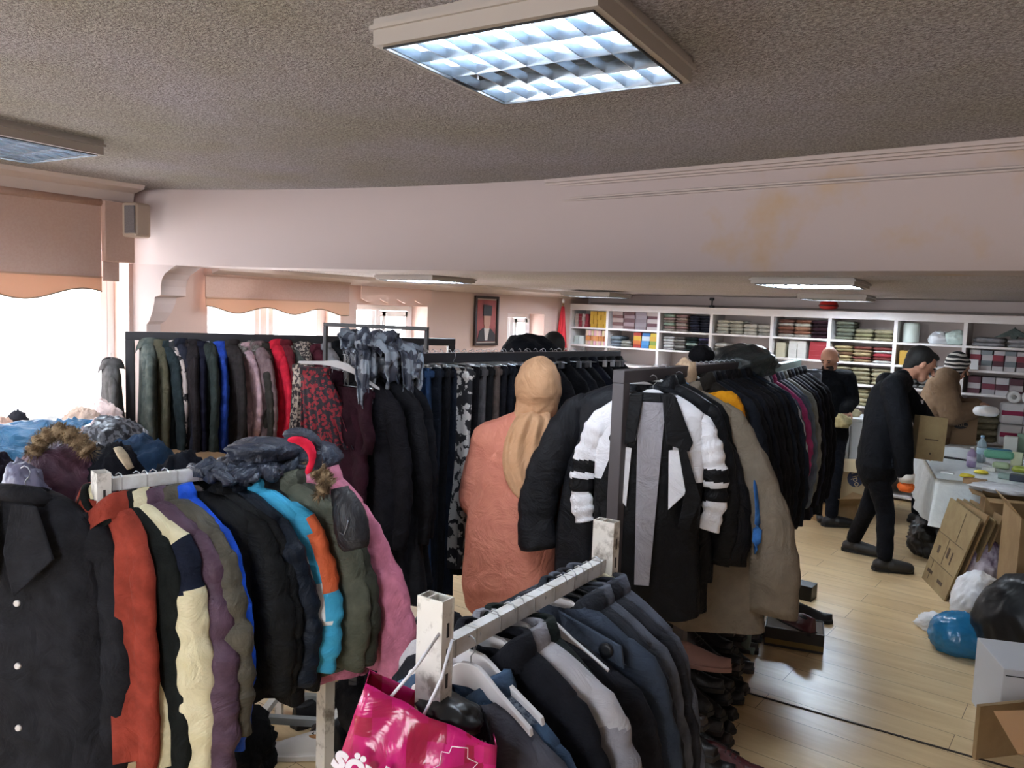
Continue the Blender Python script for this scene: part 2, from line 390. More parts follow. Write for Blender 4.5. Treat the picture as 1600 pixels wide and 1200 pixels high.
def blind(label, y0, y1, zt, zl, zs, amp, nsc, x=-5.9):
    e = empty('roller_blind', (x, (y0+y1)/2, zt), label, 'blind'); L = y1-y0
    MB().box((0, 0, (zl-zt)/2), (.012, L, zt-zl)).build('cloth', m_blind, e)
    MB().tube([(-.0, -L/2, 0), (0, L/2, 0)], .03, 12).build('roller', m_blind, e)
    def sc_(t): # ogee scallop
        u = (t*nsc) % 1; return zs-zt - amp*(.5-.5*math.cos(2*PI*u)) + amp*.25*max(0, 1-abs(u-.5)*14)*0
    pts = [(i/80) for i in range(81)]
    lo = [V((0, -L/2+L*t, sc_(t))) for t in pts]
    poly = lo+[V((0, L/2, zl-zt)), V((0, -L/2, zl-zt))]
    MB().prism(poly, (1, 0, 0), .008, (.0, 0, 0)).build('scalloped_band', m_band, e)
    MB().tube([p+V((.006, 0, 0)) for p in lo], .005, 6).build('braid', m_braid, e)
    MB().box((.008, 0, zl-zt), (.014, L, .012)).build('batten', mat('batten', 'b08d78', .8), e)
blind('tan roller blind with scalloped hem on the leftmost window', 1.0, 2.72, 2.52, 1.985, 1.90, .085, 2.15)
blind('tan roller blind with wavy scalloped hem over the second window', 3.56, 5.06, 2.07, 1.87, 1.80, .055, 2.6, -5.93)
e = empty('roller_blind', (-5.92, 5.7, 2.04), 'short raised blind with small scallops above the third window', 'blind')
MB().prism([V((0, -.5+i/60*.98, -.12-.035*abs(math.sin(i/60*PI*4)))) for i in range(61)]+[V((0, .48, 0)), V((0, -.5, 0))], (1, 0, 0), .01).build('cloth', mat('blind pinkish', 'cfae a0'.replace(' ', ''), .85), e)
e = empty('blind_pelmet', (-5.87, 2.83, 2.53), 'narrow beige blind section hanging between the first window and the speaker', 'blind')
MB().box((0, 0, -.215), (.06, .215, .43)).build('cloth', m_blind, e, bevel=.006)
MB().box((-.01, -.05, -.50), (.02, .11, .14)).build('inner_cloth', m_blind, e)
e = empty('wall_speaker', (-5.80, 2.93, 2.41), 'small beige wall speaker with grey grille above the angled plaster corner', 'speaker', rz=.25)
MB().box((0, 0, 0), (.15, .14, .25)).build('cabinet', mat('speaker beige', 'b9a898', .5), e, bevel=.02)
MB().box((.02, -.075, 0), (.10, .012, .2)).build('grille', mat('grille grey', '7c7678', .8, 'mottle', hex2='6a6466', scale=200), e, bevel=.01)
MB().box((-.09, .05, 0), (.06, .03, .05)).build('bracket', mat('speaker beige', 'b9a898'), e)

# picture and flag on the window wall
e = empty('framed_portrait', (-5.985, 7.19, 1.43), 'tall framed portrait of a figure in a tall dark hat, on the window wall', 'picture')
W_, H_ = .43, .58
MB().box((0, 0, H_/2), (.012, W_, H_)).build('backing', mat('picture cream', 'c9b9a4', .6), e)
fr = MB()
for s in (-1, 1): fr.box((.012, s*(W_/2-.015), H_/2), (.03, .03, H_)); fr.box((.012, 0, H_/2+s*(H_/2-.015)), (.03, W_-.06, .03))
fr.build('frame', mat('frame dark', '2a1a15', .4), e)
MB().box((.010, 0, H_/2), (.012, W_-.09, H_-.09)).build('picture_ground', mat('picture red', 'a04a44', .6, 'mottle', hex2='7c3a3a', scale=5), e)
def yp(poly, x0, m_, nm): MB().prism([V((x0, a, b)) for a, b in poly], (1, 0, 0), .003).build(nm, m_, e)
dk = mat('picture dark', '241a1c', .6)
yp([(-.165, .05), (.165, .05), (.16, .13), (.09, .19), (.05, .21), (-.06, .21), (-.13, .17)], .017, dk, 'painted_suit')
yp([(-.03, .06), (.015, .06), (.05, .21), (-.05, .21)], .0195, mat('picture white', 'c8bdb8', .6), 'painted_collar')
yp([(-.055, .25), (-.03, .2), (.03, .2), (.06, .25), (.065, .36), (-.06, .36)], .021, mat('picture skin', 'b98a74', .6), 'painted_face')
yp([(-.075, .35), (.08, .35), (.085, .47), (-.07, .48)], .023, dk, 'painted_hat')
e = empty('flag', (-5.93, 8.72, 1.05), 'furled red flag on a slim pole in the far left corner', 'flag')
MB().tube([(0, 0, -1.05), (0, 0, .93)], .012, 8).build('pole', mat('pole brass', 'b79a6a', .4, metal=.6), e)
rg = []
for i in range(14):
    t = i/13; r = .02+.085*t**.8
    rg.append([V(((r*(1+.25*math.sin(5*a+t*3)))*math.cos(a)*.7, (r*(1+.25*math.sin(5*a+t*3)))*math.sin(a), .88-.85*t)) for a in [2*PI*k/30 for k in range(30)]])
MB().loft(rg).build('cloth', mat('flag red', 'c01f2b', .7), e)
MB().ell((0, 0, .95), (.02, .02, .03)).build('finial', mat('finial', 'e0e0e0', .3), e)

# ------------------------------------------------------------------ louvred ceiling lights
m_lou = mat('louvre mirror', 'c4d2df', .16, metal=1)
m_tube = mat('lit tube', 'e4f1ff', .4, emit=42)
m_tube_off = mat('unlit tube', 'c8c4c0', .4)
m_hous = mat('fixture housing', 'a9a098', .5)
m_blk = mat('edge black', '1a1a1c', .5)
def light(cx, cy, rz, z, size, label, off=None, hh=.075, power=26, ncross=7):
    e = empty('ceiling_light', (cx, cy, z), label, 'ceiling light', rz=rz, group='louvred fluorescent ceiling lights')
    s = size/2; h = MB(); t = .02
    for sg in (-1, 1):
        h.box((sg*(s-t/2), 0, -hh/2), (t, size, hh)); h.box((0, sg*(s-t/2), -hh/2), (size-2*t, t, hh))
        h.box((sg*(s+.004), 0, -hh*.35), (.012, size+.016, .012)); h.box((0, sg*(s+.004), -hh*.35), (size, .012, .012))
    h.box((0, 0, -.004), (size-.04, size-.04, .008)); h.build('housing', m_hous, e)
    g = MB()
    for sg in (-1, 1): g.box((sg*(s-t-.003), 0, -hh-.002), (.006, size-.04, .006)); g.box((0, sg*(s-t-.003), -hh-.002), (size-.05, .006, .006))
    g.build('gasket', m_blk, e)
    iw = size-.05
    for k in range(4):
        x0 = -iw/2+iw*k/4; xc = x0+iw/8
        tb = MB().tube([(-iw/2+.02, xc, -.026), (iw/2-.02, xc, -.026)], .015, 10).build('tube', m_tube_off if k == off else m_tube, e)
    lv = MB()
    for k in range(5):          # V-section long blades
        y = -iw/2+iw*k/4
        lv.prism([V((0, y-.012, -.010)), V((0, y, -hh+.002)), V((0, y+.012, -.010))], (1, 0, 0), iw, (-iw/2, 0, 0))
    for k in range(ncross+1):
        x = -iw/2+iw*k/ncross
        lv.prism([V((x-.006, 0, -.042)), V((x+.006, 0, -.042)), V((x+.0015, 0, -hh+.004)), V((x-.0015, 0, -hh+.004))], (0, 1, 0), iw, (0, -iw/2, 0))
    lv.build('louvre', m_lou, e)
    return e
light(-1.455, 1.965, math.radians(7), ZC, .70, 'large square louvred ceiling light near the camera, one of its tube rows unlit', off=2)
light(-4.62, 1.62, math.radians(7), ZC, .70, 'louvred ceiling light cut off by the left edge of the picture')
light(-4.6, -1.2, 0, ZC, .7, 'louvred ceiling light behind the camera, left'); light(-1.3, -1.2, 0, ZC, .7, 'louvred ceiling light behind the camera, right'); 
light(-4.90, 5.05, .1, ZB+.02, .62, 'flat louvred ceiling light just beyond the beam, near the second window', hh=.04)
light(-5.00, 8.05, .1, ZB+.0, .62, 'ceiling light hanging before the red flag in the far left corner', hh=.05)
light(-1.66, 5.32, .1, ZB+.02, .62, 'bright ceiling light just beyond the beam, above the black-jacketed person', hh=.04)
light(-2.3, 8.2, .1, ZB+.02, .62, 'ceiling light hanging above the right-hand shelves', hh=.05)
# ================================================================== racks
m_black_steel = mat('black steel', '2b2a2e', .45)
m_tape = mat('white taped steel', 'dcdcdc', .55, 'mottle', hex2='c2bfba', scale=9)
m_worn = mat('worn white upright', 'd9d5cd', .6, 'mottle', hex2='8d857b', scale=16)
m_worn.node_tree.nodes['Color Ramp'].color_ramp.elements[0].position = .52; m_worn.node_tree.nodes['Color Ramp'].color_ramp.elements[1].position = .66
m_slot = mat('slot dark', '2c2826', .8)
m_steel = mat('hanger wire', 'b9bcc0', .3, metal=.9)

def bar_rack(P0, P1, label, th=.035, m=None, legs=(0, 1), base=.34):
    m = m or m_black_steel; d = (P1-P0); L = d.length; yaw = math.atan2(d.y, d.x)
    e = empty('clothes_rack', (P0.x, P0.y, 0), label, 'clothes rack', rz=yaw); z0 = P0.z
    MB().box((L/2, 0, z0-th/2), (L+th, th, th)).build('hanging_rail', m, e, bevel=.003)
    for x in (legs[0]*L, legs[1]*L):
        MB().box((x, 0, (z0-th)/2), (th, th, z0-th)).build('post', m, e, bevel=.003)
        MB().box((x, 0, .02), (th, base, .035)).build('foot', m, e, bevel=.003)
    MB().box((L*(legs[0]+legs[1])/2, 0, .10), (L*(legs[1]-legs[0]), th*.8, th*.8)).build('lower_rail', m, e, bevel=.003)
    return e
def slotted_rack(P0, P1, label, top=.09, w_=.06):
    d = (P1-P0); L = d.length; yaw = math.atan2(d.y, d.x); e = empty('clothes_rack', (P0.x, P0.y, 0), label, 'clothes rack', rz=yaw)
    zr = P0.z
    rl = MB().box((L/2, 0, zr-.0175), (L-.05, .028, .035)); random.seed(4)
    for k in range(9):
        x = .06+(L-.12)*k/8+random.uniform(-.02, .02); rl.box((x, 0, zr-.0175), (.004, .030, .037), mi=1)
    rl.build('hanging_rail', [m_tape, mat('tape edge', 'a9a6a2', .5)], e)
    for x in (0, L):
        H = zr+top; u = MB()          # hollow double channel section
        for yy in (-w_/2+.002, w_/2-.002, w_*.12): u.box((x, yy, H/2), (.034, .003, H))
        for xx in (-.0165, .0165): u.box((x+xx, 0, H/2), (.003, w_, H))
        sl = u
        for k in range(int(.75/.05)):
            z = H-.06-k*.05
            for yy in (-.015, .02):
                sl.box((x-.0172, yy, z), (.0012, .005, .028), mi=1); sl.box((x+.0172, yy, z), (.0012, .005, .028), mi=1)
            sl.box((x, -w_/2-.0004, z), (.006, .0015, .028), mi=1); sl.box((x, w_/2+.0004, z), (.006, .0015, .028), mi=1)
        sl.build('upright', [m_worn, m_slot], e)
        MB().box((x, 0, .06), (.034, .5, .04)).build('foot', m_worn, e, bevel=.002)
    MB().box((L/2, 0, .10), (L-.04, .03, .03)).build('lower_rail', m_black_steel, e)
    return e

# ================================================================== hangers
def hanger_meshes(kind):
    h = MB().tube([V((.0, .0, -.052)), V((0, 0, -.03)), V((.014, 0, -.018)), V((.018, 0, -.004)), V((.010, 0, .008)), V((-.004, 0, .011)), V((-.016, 0, .004))], .0016, 6)
    a = MB()
    if kind == 'wire':
        a.tube([(-.2, 0, -.13), (0, 0, -.05), (.2, 0, -.13), (-.2, 0, -.13)], .0018, 6)
    elif kind == 'clip':
        a.tube([(-.17, 0, -.055), (.17, 0, -.055)], .003, 6)
        for x in (-.13, .13): a.box((x, 0, -.068), (.022, .018, .035))
    else:
        top = [(0, -.045), (.03, -.048), (.06, -.062), (.10, -.085), (.205, -.135), (.21, -.15)]
        bot = [(.19, -.15), (.10, -.112), (.055, -.100), (0, -.095)]
        half = top+bot; poly = [V((x, -.006, z)) for x, z in half]+[V((-x, -.006, z)) for x, z in reversed(half) if x > 0]
        a.prism(poly, (0, 1, 0), .012)
    return h, a
HM = {}
def hanger(kind, loc, rz, label, group='hangers on the rails', tilt=0, m=None):
    key = (kind, m.name if m else '')
    if key not in HM:
        h, a = hanger_meshes(kind); mm = m or {'wire': m_steel, 'clip': m_steel, 'white': mat('hanger white', 'e6e4e6', .35), 'black': mat('hanger black', '202024', .35)}[kind]
        o = a.build('coat_hanger', mm, bevel=.002 if kind in ('white', 'black') else 0); k = h.build('hook', m_steel, o)
        HM[key] = o; c = o
    else: c = copy_tree(HM[key])
    c.location = loc; c.rotation_euler = (0, tilt, rz); tag(c, label, 'hanger', group); return c

# ================================================================== garments
def body_mb(L, hw, th, seed, flare=.04, fold=.012, rows=26, n=44, quilt=0, pitch=.09, diamond=False, drop=.075, mifn=None, neck=.065, boxy=1):
    rnd = random.Random(seed); ph = [rnd.uniform(0, 6.28) for _ in range(8)]; fr = [rnd.uniform(2.2, 5.5) for _ in range(4)]
    rings = []; S = 6
    for i in range(rows+1):
        if i <= S:
            s = i/S; z = -.055-drop*s**1.25; w_ = neck+(hw-neck)*s**.85; t = .038+(th-.038)*s; v = 0
        else:
            v = (i-S)/(rows-S); z = -.055-drop-(L-.055-drop)*v
            w_ = hw*(1+.06*math.sin(PI*min(1, v*2))*.4)+flare*v; t = th*(1+.35*v)
        ring = []
        for k in range(n):
            a = 2*PI*k/n; ca, sa = math.cos(a), math.sin(a)
            x = w_*math.copysign(abs(ca)**.7, ca); y = t*math.copysign(abs(sa)**.8, sa)
            u = x/max(w_, .01); am = fold*(.25+v*1.3)
            y += am*(math.sin(fr[0]*u*2+ph[0]+v*1.2)+.6*math.sin(fr[1]*u*3+ph[1]-v*2)+.4*math.sin(fr[2]*u*5+ph[2]))*(1 if sa > 0 else .8)
            x += am*.6*math.sin(v*9+ph[3]+a)
            if quilt:
                if diamond: q = abs(math.sin(PI*(z+x)/pitch))*abs(math.sin(PI*(z-x)/pitch)); q = q**.5
                else: q = abs(math.sin(PI*z/pitch))**.6
                k_ = quilt*(q-.5); y += math.copysign(k_, sa); x += math.copysign(k_*abs(ca), ca)
            zz = z + (.006*math.sin(a*3+ph[4]) if i == rows else 0) + .010*math.sin(x*14+ph[5])*v
            ring.append(V((x, y, zz)))
        rings.append(ring)
    m_ = MB(); m_.loft(rings, cap=False, mifn=mifn); return m_
def sleeve_mb(side, L, hw, th, seed, r0=.068, r1=.045, rows=22, n=18, out=.05, fwd=0, quilt=0, pitch=.09, drop=.075, mifn=None, bend=.03):
    rnd = random.Random(seed*7+side); ph = rnd.uniform(0, 6); rings = []; zs = -.055-drop*.9; P = []
    head = [(hw-.085, zs-.030), (hw-.045, zs-.036), (hw-.018, zs-.055), (hw-.004, zs-.085)]
    for x, z in head: P.append(V((side*x, 0, z)))
    for i in range(1, rows+1):
        t = i/rows
        P.append(V((side*(hw-.004+out*math.sin(t*PI/2)+bend*math.sin(PI*t)), -fwd*t*t+.008*math.sin(t*4+ph), zs-.085-(L-.06)*t)))
    m = len(P)
    for i, c in enumerate(P):
        T = (P[min(i+1, m-1)]-P[max(i-1, 0)]).normalized(); a = V((T.z, 0, -T.x)).normalized()*(-side); t = max(0, (i-3)/rows)
        r = r0*.95+(r1-r0*.95)*t
        if i < 4: r *= (.62, .78, .9, .97)[i]
        r += .0035*math.sin(t*24+ph)+.003*math.sin(t*51+ph*2)
        if quilt: r += quilt*(abs(math.sin(PI*t*L/pitch))**.6-.5)
        rings.append([c+a*(math.cos(2*PI*k/n)*r)+V((0, math.sin(2*PI*k/n)*r*.52*(1+.12*math.sin(3*2*PI*k/n+ph+t*6)), 0)) for k in range(n)])
    m_ = MB(); m_.loft(rings, mifn=mifn); return m_
def collar_mb(w_=.075, h=.05, t=.05, lapel=.0):
    rings = []
    n = 36
    for j, (dw, dz) in enumerate([(0, 0), (.004, h*.6), (-.004, h), (.012, h*1.02), (.024, h*.45), (.03, -.01)]):
        rings.append([V(((w_+dw)*math.cos(2*PI*k/n), (t+dw)*math.sin(2*PI*k/n)-.0, -.075+dz-(.02+lapel)*max(0, -math.sin(2*PI*k/n))**5-.02*(1-abs(math.cos(2*PI*k/n))))) for k in range(n)])
    return MB().loft(rings, cap=False)
def hood_mb(seed, r=.12, trim=False):
    m_ = crumple_mb((r*1.15, r*.55, r*.95), seed, .16, 3, 1.6, flatbot=False, ridg=False)
    m_.v = [(x, y+.03, z-.15) for x, y, z in m_.v]; return m_
def fur_mb(pts, r, seed=1, n=12):
    rnd = random.Random(seed); m_ = MB()
    P = [V(p) for p in pts]; fine = []
    for i in range(len(P)-1):
        for k in range(6): fine.append(P[i].lerp(P[i+1], k/6))
    fine.append(P[-1]); m_.tube(fine, [r*(.8+.3*math.sin(i*1.7)) for i in range(len(fine))], n)
    for c in fine:
        for _ in range(70):
            d = V((rnd.gauss(0, 1), rnd.gauss(0, 1), rnd.gauss(0, 1))).normalized(); b = c+d*r*.8; tip = c+d*r*rnd.uniform(1.2, 1.55)+V((0, 0, -.004))
            s_ = d.cross(V((.3, .5, .8))).normalized()*r*.07
            m_.add([b-s_, b+s_, tip], [(0, 1, 2)], 0, False); m_.add([b-s_*.8+d.cross(s_)*.8, b+s_*.8+d.cross(s_)*.8, tip], [(0, 2, 1)], 0, False)
    return m_
m_button = mat('button pearl', 'cfc9c4', .3); m_metal = mat('zip metal', '9a9ca0', .3, metal=.8)
m_fur = mat('fur beige', 'a08a6c', .95, 'mottle', hex2='6b563f', scale=30); m_furg = mat('fur grey', '8d8782', .95, 'mottle', hex2='5d5853', scale=30)
CNT = [0]
def garment(label, cat, name, loc, rz, L, col, hw=.21, th=.045, sl=None, kind='coat', col2=None, hood=None, fur=None, quilt=0, diamond=False, pitch=.085,
            buttons=0, zipc=False, collar=True, hang='white', rough=.85, group=None, mifn=None, smifn=None, mats=None, flare=.04, fold=.012, tilt=(0, 0), out=.05,
            r0=.068, r1=.045, fwd=0, cuff=None, hem=None, bend=.03, detail=1, lining=None, hlabel=None, sides=(-1, 1), drop=.075, neck=.065, gdrop=0):
    CNT[0] += 1; seed = CNT[0]
    if sl is None: sl = max(.45, min(.72, L*.74))
    hw = hw*.93; r0 *= .92
    g = empty(name, loc, label, cat, rz=rz, group=group, tilt=tilt)
    M1 = mats or (col if not isinstance(col, str) else fab(col, col2, rough))
    rows = 70 if mifn else 26 if not quilt else max(26, int(L/pitch*7))
    if kind in ('coat', 'jacket', 'shirt', 'dress'):
        if kind == 'dress': flare = max(flare, .05); fold = max(fold, .02)
        body_mb(L, hw, th, seed, flare, fold, rows, 44 if detail else 28, quilt, pitch, diamond, drop, mifn, neck).build('body', M1, g)
        if sl:
            for s in sides:
                so = sleeve_mb(s, sl, hw, th, seed, r0, r1, rows=64 if smifn else 22 if not quilt else int(sl/pitch*7), out=out, fwd=fwd, quilt=quilt*.8, pitch=pitch, drop=drop, mifn=smifn, bend=bend).build('sleeve', M1, g)
                if cuff:
                    c = MB().tube([(s*(hw-.035+out+.0), -fwd, -.055-drop-.045-sl+.03), (s*(hw-.035+out), -fwd, -.055-drop-.045-sl-.025)], [r1*.95, r1*.85], 14, flat=.65)
                    c.build('cuff', cuff if not isinstance(cuff, str) else fab(cuff), so)
        if collar and not hood:
            collar_mb(w_=neck+.008, t=max(.045, th), lapel=.02).build('collar', M1 if not isinstance(M1, list) else M1[0], g)
        if hood:
            h = hood_mb(seed).build('hood', M1 if hood is True else fab(hood), g)
            if fur:
                fur_mb([(-.12, -.0, -.20), (-.125, -.02, -.11), (-.07, -.03, -.055), (0, -.03, -.04), (.07, -.03, -.055), (.125, -.02, -.11), (.12, 0, -.20)], .02, seed).build('fur_trim', m_fur if fur is True else fur, h)
        elif fur:
            fur_mb([(-.11, -.02, -.13), (-.08, -.03, -.07), (0, -.035, -.05), (.08, -.03, -.07), (.11, -.02, -.13)], .032, seed).build('fur_collar', m_fur if fur is True else fur, g)
        if zipc:
            MB().box((0, -th*1.22, -.11-(L-.14)/2), (.012, .004, L-.16)).build('zip', m_metal if zipc is True else fab(zipc), g)
        if buttons:
            for k in range(buttons):
                z = -.2-k*(L-.32)/max(1, buttons-1)
                MB().lathe([(.001, -.004), (.012, -.004), (.013, 0), (.009, .003), (.001, .002)], n=14).build('button', m_button, g, loc=(.0, -th*1.3-.012, z)).rotation_euler = (PI/2, 0, 0)
        if hem: MB().tube([(-hw*.5-.02, 0, -L-.01), (hw*.5+.02, 0, -L-.01)], .001, 6).build('hem', M1, g)
    elif kind == 'trousers':
        mb = body_mb(L, .17, .022, seed, -.02, .006, 18, 32, 0, drop=.02, neck=.165, mifn=mifn); mb.build('legs', M1, g)
        MB().box((0, 0, -.085), (.335, .052, .035)).build('waistband', M1 if not isinstance(M1, list) else M1[0], g, bevel=.01)
    elif kind == 'skirt':
        mb = body_mb(L, .16, .03, seed, flare, .018, 20, 44, 0, drop=.02, neck=.155, mifn=mifn); mb.build('skirt_panel', M1, g)
        MB().box((0, 0, -.085), (.32, .06, .035)).build('waistband', M1 if not isinstance(M1, list) else M1[0], g, bevel=.01)
    if hang:
      if gdrop: g.location.z -= gdrop
      hg = hanger('clip' if kind in ('trousers', 'skirt') else hang, g.location+V((0, 0, gdrop)), rz, hlabel or ' '.join(('hanger holding the '+label).split()[:16]), HLAB[1])
      if kind not in ('trousers', 'skirt'): hg.scale = ((hw-.035)/.21, 1, 1)
    return g
HLAB = ['wire hanger', 'hangers']
# ================================================================== the racks and what hangs on them
BK, BK2, NV = '17181c', '1d1e24', '1a2233'
# ---- rack A: left, white taped rail -------------------------------------------------
A0, A1 = at(158, 748, z=1.35), at(496, 706, z=1.35)
A1 = V((A0.x+.12, A1.y, 1.35))
slotted_rack(A0, A1, 'white perforated clothes rack with taped rail at the left front, crowded with coats', top=.02)
HLAB[:] = ['white hanger on the left front taped rail, holding one of the winter coats', 'hangers on the left front rack']
def onA(px): return on_bar(A0, A1, px)
def LA(px, yb):
    p = onA(px); X, Y, Z = proj(p); return (yb-Y)*Z/FPX
g1 = 'winter coats on the left front rack'
def A(px, yb, label, name='coat', cat='coat', rz=0, off=(0, 0, 0), **k):
    p = onA(px)+V(off); return garment(label, cat, name, p, rz+.30, LA(px, yb), group=g1, **k)
coat = A(162, 1290, 'long charcoal wool overcoat with pale ring buttons, nearest on the left front rack', 'overcoat', 'coat', rz=.20, off=(-.15, -.14, .02), col='26262b', hw=.23, th=.055, sl=.66, collar=False, out=.03, flare=.09, r0=.08, r1=.06)
# wide collar and lapels, button rows
for s in (-1, 1):
    MB().prism([V((s*.03, -.078, -.07)), V((s*.10, -.075, -.075)), V((s*.155, -.083, -.21)), V((s*.04, -.092, -.32)), V((s*.01, -.088, -.20))], (0, -1, 0), .008).build('lapel', fab('29292e'), coat, bevel=.004)
MB().tube([(-.09, -.01, -.09), (-.07, -.045, -.055), (0, -.055, -.05), (.07, -.045, -.055), (.09, -.01, -.09)], .024, 10).build('collar', fab('29292e'), coat)
for x, zs in ((-.055, (-.26, -.42, -.60, -.76, -.92)), (.06, (-.33, -.50, -.67, -.83, -.98))):
    for z in zs:
        b = MB().lathe([(.004, -.003), (.008, -.004), (.009, 0), (.0075, .004), (.004, .002)], n=16).build('button', m_button, coat, loc=(x, -.103-abs(z)*.012, z)); b.rotation_euler = (PI/2, 0, 0)
A(166, 1180, 'rust red coat, second from the near end of the left front rack', rz=-.22, col='7a3024', hw=.185, th=.03, out=.0, bend=.01, sl=.84, r0=.05, r1=.045)
A(172, 1190, 'very dark green coat showing its hem below the rust coat on the left rack', rz=.0, col='1c211f', hw=.20, th=.035, out=.02, sl=.85)
def cream(p): return 1 if -.30 < p.z+(.2-p.x)*.3 < -.15 and p.x > .09 else 0
A(186, 1172, 'cream knitted sweater jacket with a navy block on the shoulder, left front rack', 'sweater', 'sweater', rz=.05, col='', mats=[fab('d8cfae', 'cdc39d'), fab('1a2136')], mifn=cream, smifn=cream, hw=.215, th=.05, sl=.70, r0=.085, r1=.07, out=.035)
A(214, 1118, 'dusky purple quilted puffer coat on the left front rack', 'puffer_coat', rz=.03, col='4b3846', hw=.23, quilt=.018, pitch=.12, diamond=True, rough=.45, sl=.66, r0=.08, r1=.07)
A(226, 960, 'dark red hooded jacket tucked behind the purple puffer', 'jacket', 'jacket', col='7c2232', hw=.18, hood='862638', rough=.5)
A(240, 1000, 'olive brown quilted puffer jacket behind the purple one', 'puffer_jacket', 'jacket', col='4a463d', quilt=.018, pitch=.1, diamond=True, rough=.5, hw=.235, sl=.55, r0=.08, r1=.065)
A(258, 1062, 'royal blue jacket with a small orange patch, between the olive and black jackets', 'jacket', 'jacket', col='1b4bb8', hw=.215, rough=.5, sl=.62)
A(298, 1078, 'large plain black jacket in the middle of the left front rack', 'jacket', 'jacket', rz=.10, col='17181a', hw=.235, rough=.6, r0=.085, r1=.07, out=.05, hood=True, th=.06)
A(322, 1072, 'black jacket with soft collar behind the large black one on the left rack', 'jacket', 'jacket', rz=.06, col='1b1c1f', hw=.225, rough=.6, r0=.08, r1=.06)
A(342, 1062, 'dark navy diamond quilted jacket beside the sky blue ski jacket', 'quilted_jacket', 'jacket', rz=.06, col='1a2434', quilt=.008, pitch=.085, diamond=True, rough=.5, hw=.235, r0=.08, r1=.065)
def ski(p):
    t = min(1, max(0, (-.2075-p.z)/.46)); cx = .2147+.05*math.sin(t*PI/2)+.03*math.sin(PI*t)
    if p.z > -.36 and p.x > cx+.036+max(0, (-.12-p.z))*.05: return 1
    xs = cx-.012+(-.20-p.z)*.17
    if -.46 < p.z < -.20 and abs(p.x-xs) < .022: return 2
    return 0
A(372, 1028, 'sky blue ski jacket with orange shoulder and white stripe', 'ski_jacket', 'jacket', rz=.12, col='', mats=[fab('3fa4cd', '4aaed6', .6), fab('d8673f', 'e0704a', .6), fab('e6e8ea', 'f0f0f0', .6)], mifn=lambda p: 0, smifn=ski, hw=.235, th=.05, r0=.085, r1=.075)
A(396, 1085, 'black anorak with a reflective hem tab, half hidden behind the sky blue jacket', 'jacket', 'jacket', col='1a1a1c', hw=.17, rough=.6)
A(426, 1035, 'olive green padded parka beside the pink jacket', 'parka', 'coat', rz=.05, col='4b4d42', quilt=.006, pitch=.2, hw=.235, r0=.09, r1=.07, rough=.6, th=.06)
A(440, 1025, 'second olive green parka pressed behind the first', 'parka', 'coat', rz=.05, col='45473d', hw=.24, r0=.08, r1=.07, rough=.6)
A(462, 1055, 'dusty pink padded jacket at the far end of the left front rack', 'jacket', 'jacket', rz=.10, col='a8647a', hw=.235, r0=.085, r1=.06, rough=.55, th=.06, sl=.64, out=.13, bend=.05, cuff='9c5a70')
A(492, 1050, 'small pink jacket hanging behind the dusty pink padded one', 'jacket', 'jacket', col='a5667a', hw=.19, rough=.6)
# bundles lying over rack A
def heap(name, cat, label, px, py, d, r, m, seed, amp=.3, rz=0, sub=4, base=None, freq=2.2, group=None, tilt=(0, 0)):
    p = at(px, py, d=d) if base is None else base
    o = crumple_mb(r, seed, amp, sub, freq).build(name, m, loc=p); o.rotation_euler = (tilt[0], tilt[1], rz)
    return tag(o, label, cat, group)
m_navyq = mat('navy shiny quilt', '262c3a', .4, 'fabric', hex2='30384a', scale=14, bump=.9)
pH = on_bar(A0, A1, 405)+V((0, 0, .004))
hd = drape('quilted_jacket', m_navyq, .42, .075, .10, 3, .020, 2.2, loc=pH, rz=PI/2, label='navy shiny quilted jacket bundled on top of the left rack rail with red lining showing', cat='jacket', r=.060, th=.028)
o = crumple_mb((.13, .085, .042), 13, .22, 4).build('folded_sleeve', m_navyq, hd, loc=(.02, 0, .0)); o.rotation_euler = (0, .05, .25)
o = crumple_mb((.080, .075, .050), 14, .18, 4).build('hood', m_navyq, hd, loc=(.20, -.03, -.045))
inv = (Matrix.Translation(hd.location)@Matrix.Rotation(PI/2, 4, 'Z')).inverted()
pts = [inv@at(x, y, d=2.27) for x, y in ((448, 688), (462, 686), (476, 691), (486, 701), (489, 714), (486, 728), (478, 742))]
MB().tube(pts, [.006, .012, .016, .017, .016, .014, .006], 12).build('red_lining', fab('c01c38'), hd, sub=1)
pts = [inv@at(x, y, d=2.30) for x, y in ((440, 680), (464, 675), (484, 682), (497, 698), (498, 716), (492, 736))]
MB().tube(pts, [.012, .02, .024, .025, .022, .012], 12).build('hood_rim', m_navyq, hd, sub=1)
p_ = at(500, 745, d=2.36)
o = fur_mb([at(488, 722, d=2.36)-p_, at(500, 738, d=2.36)-p_, at(512, 752, d=2.38)-p_, at(500, 772, d=2.38)-p_], .024, 5).build('fur_collar', m_fur, loc=p_); tag(o, 'scruffy brown fur collar hanging beside the bundled navy jacket', 'fur collar')
p_ = at(548, 800, d=2.36)
mt = crumple_mb((.055, .045, .105), 21, .12, 4, 1.6).build('mitten', mat('black nylon', '1a1a1e', .45, 'fabric', hex2='222228', bump=.6), loc=at(556, 858, d=2.36)); mt.rotation_euler = (0, -.32, 0)
tag(mt, 'black padded mitten hanging against the pink jacket', 'mitten')
MB().tube([(-.0, -.047, .06), (.02, -.049, .05), (.035, -.046, .07), (.04, -.040, .09)], .0022, 6).build('curved_logo', mat('logo grey', '6d6d72', .5), mt)
MB().tube([(-.02, 0, .14), (-.02, 0, .19)], [.04, .034], 14, flat=.7).build('cuff', mat('black nylon', '1a1a1e'), mt)

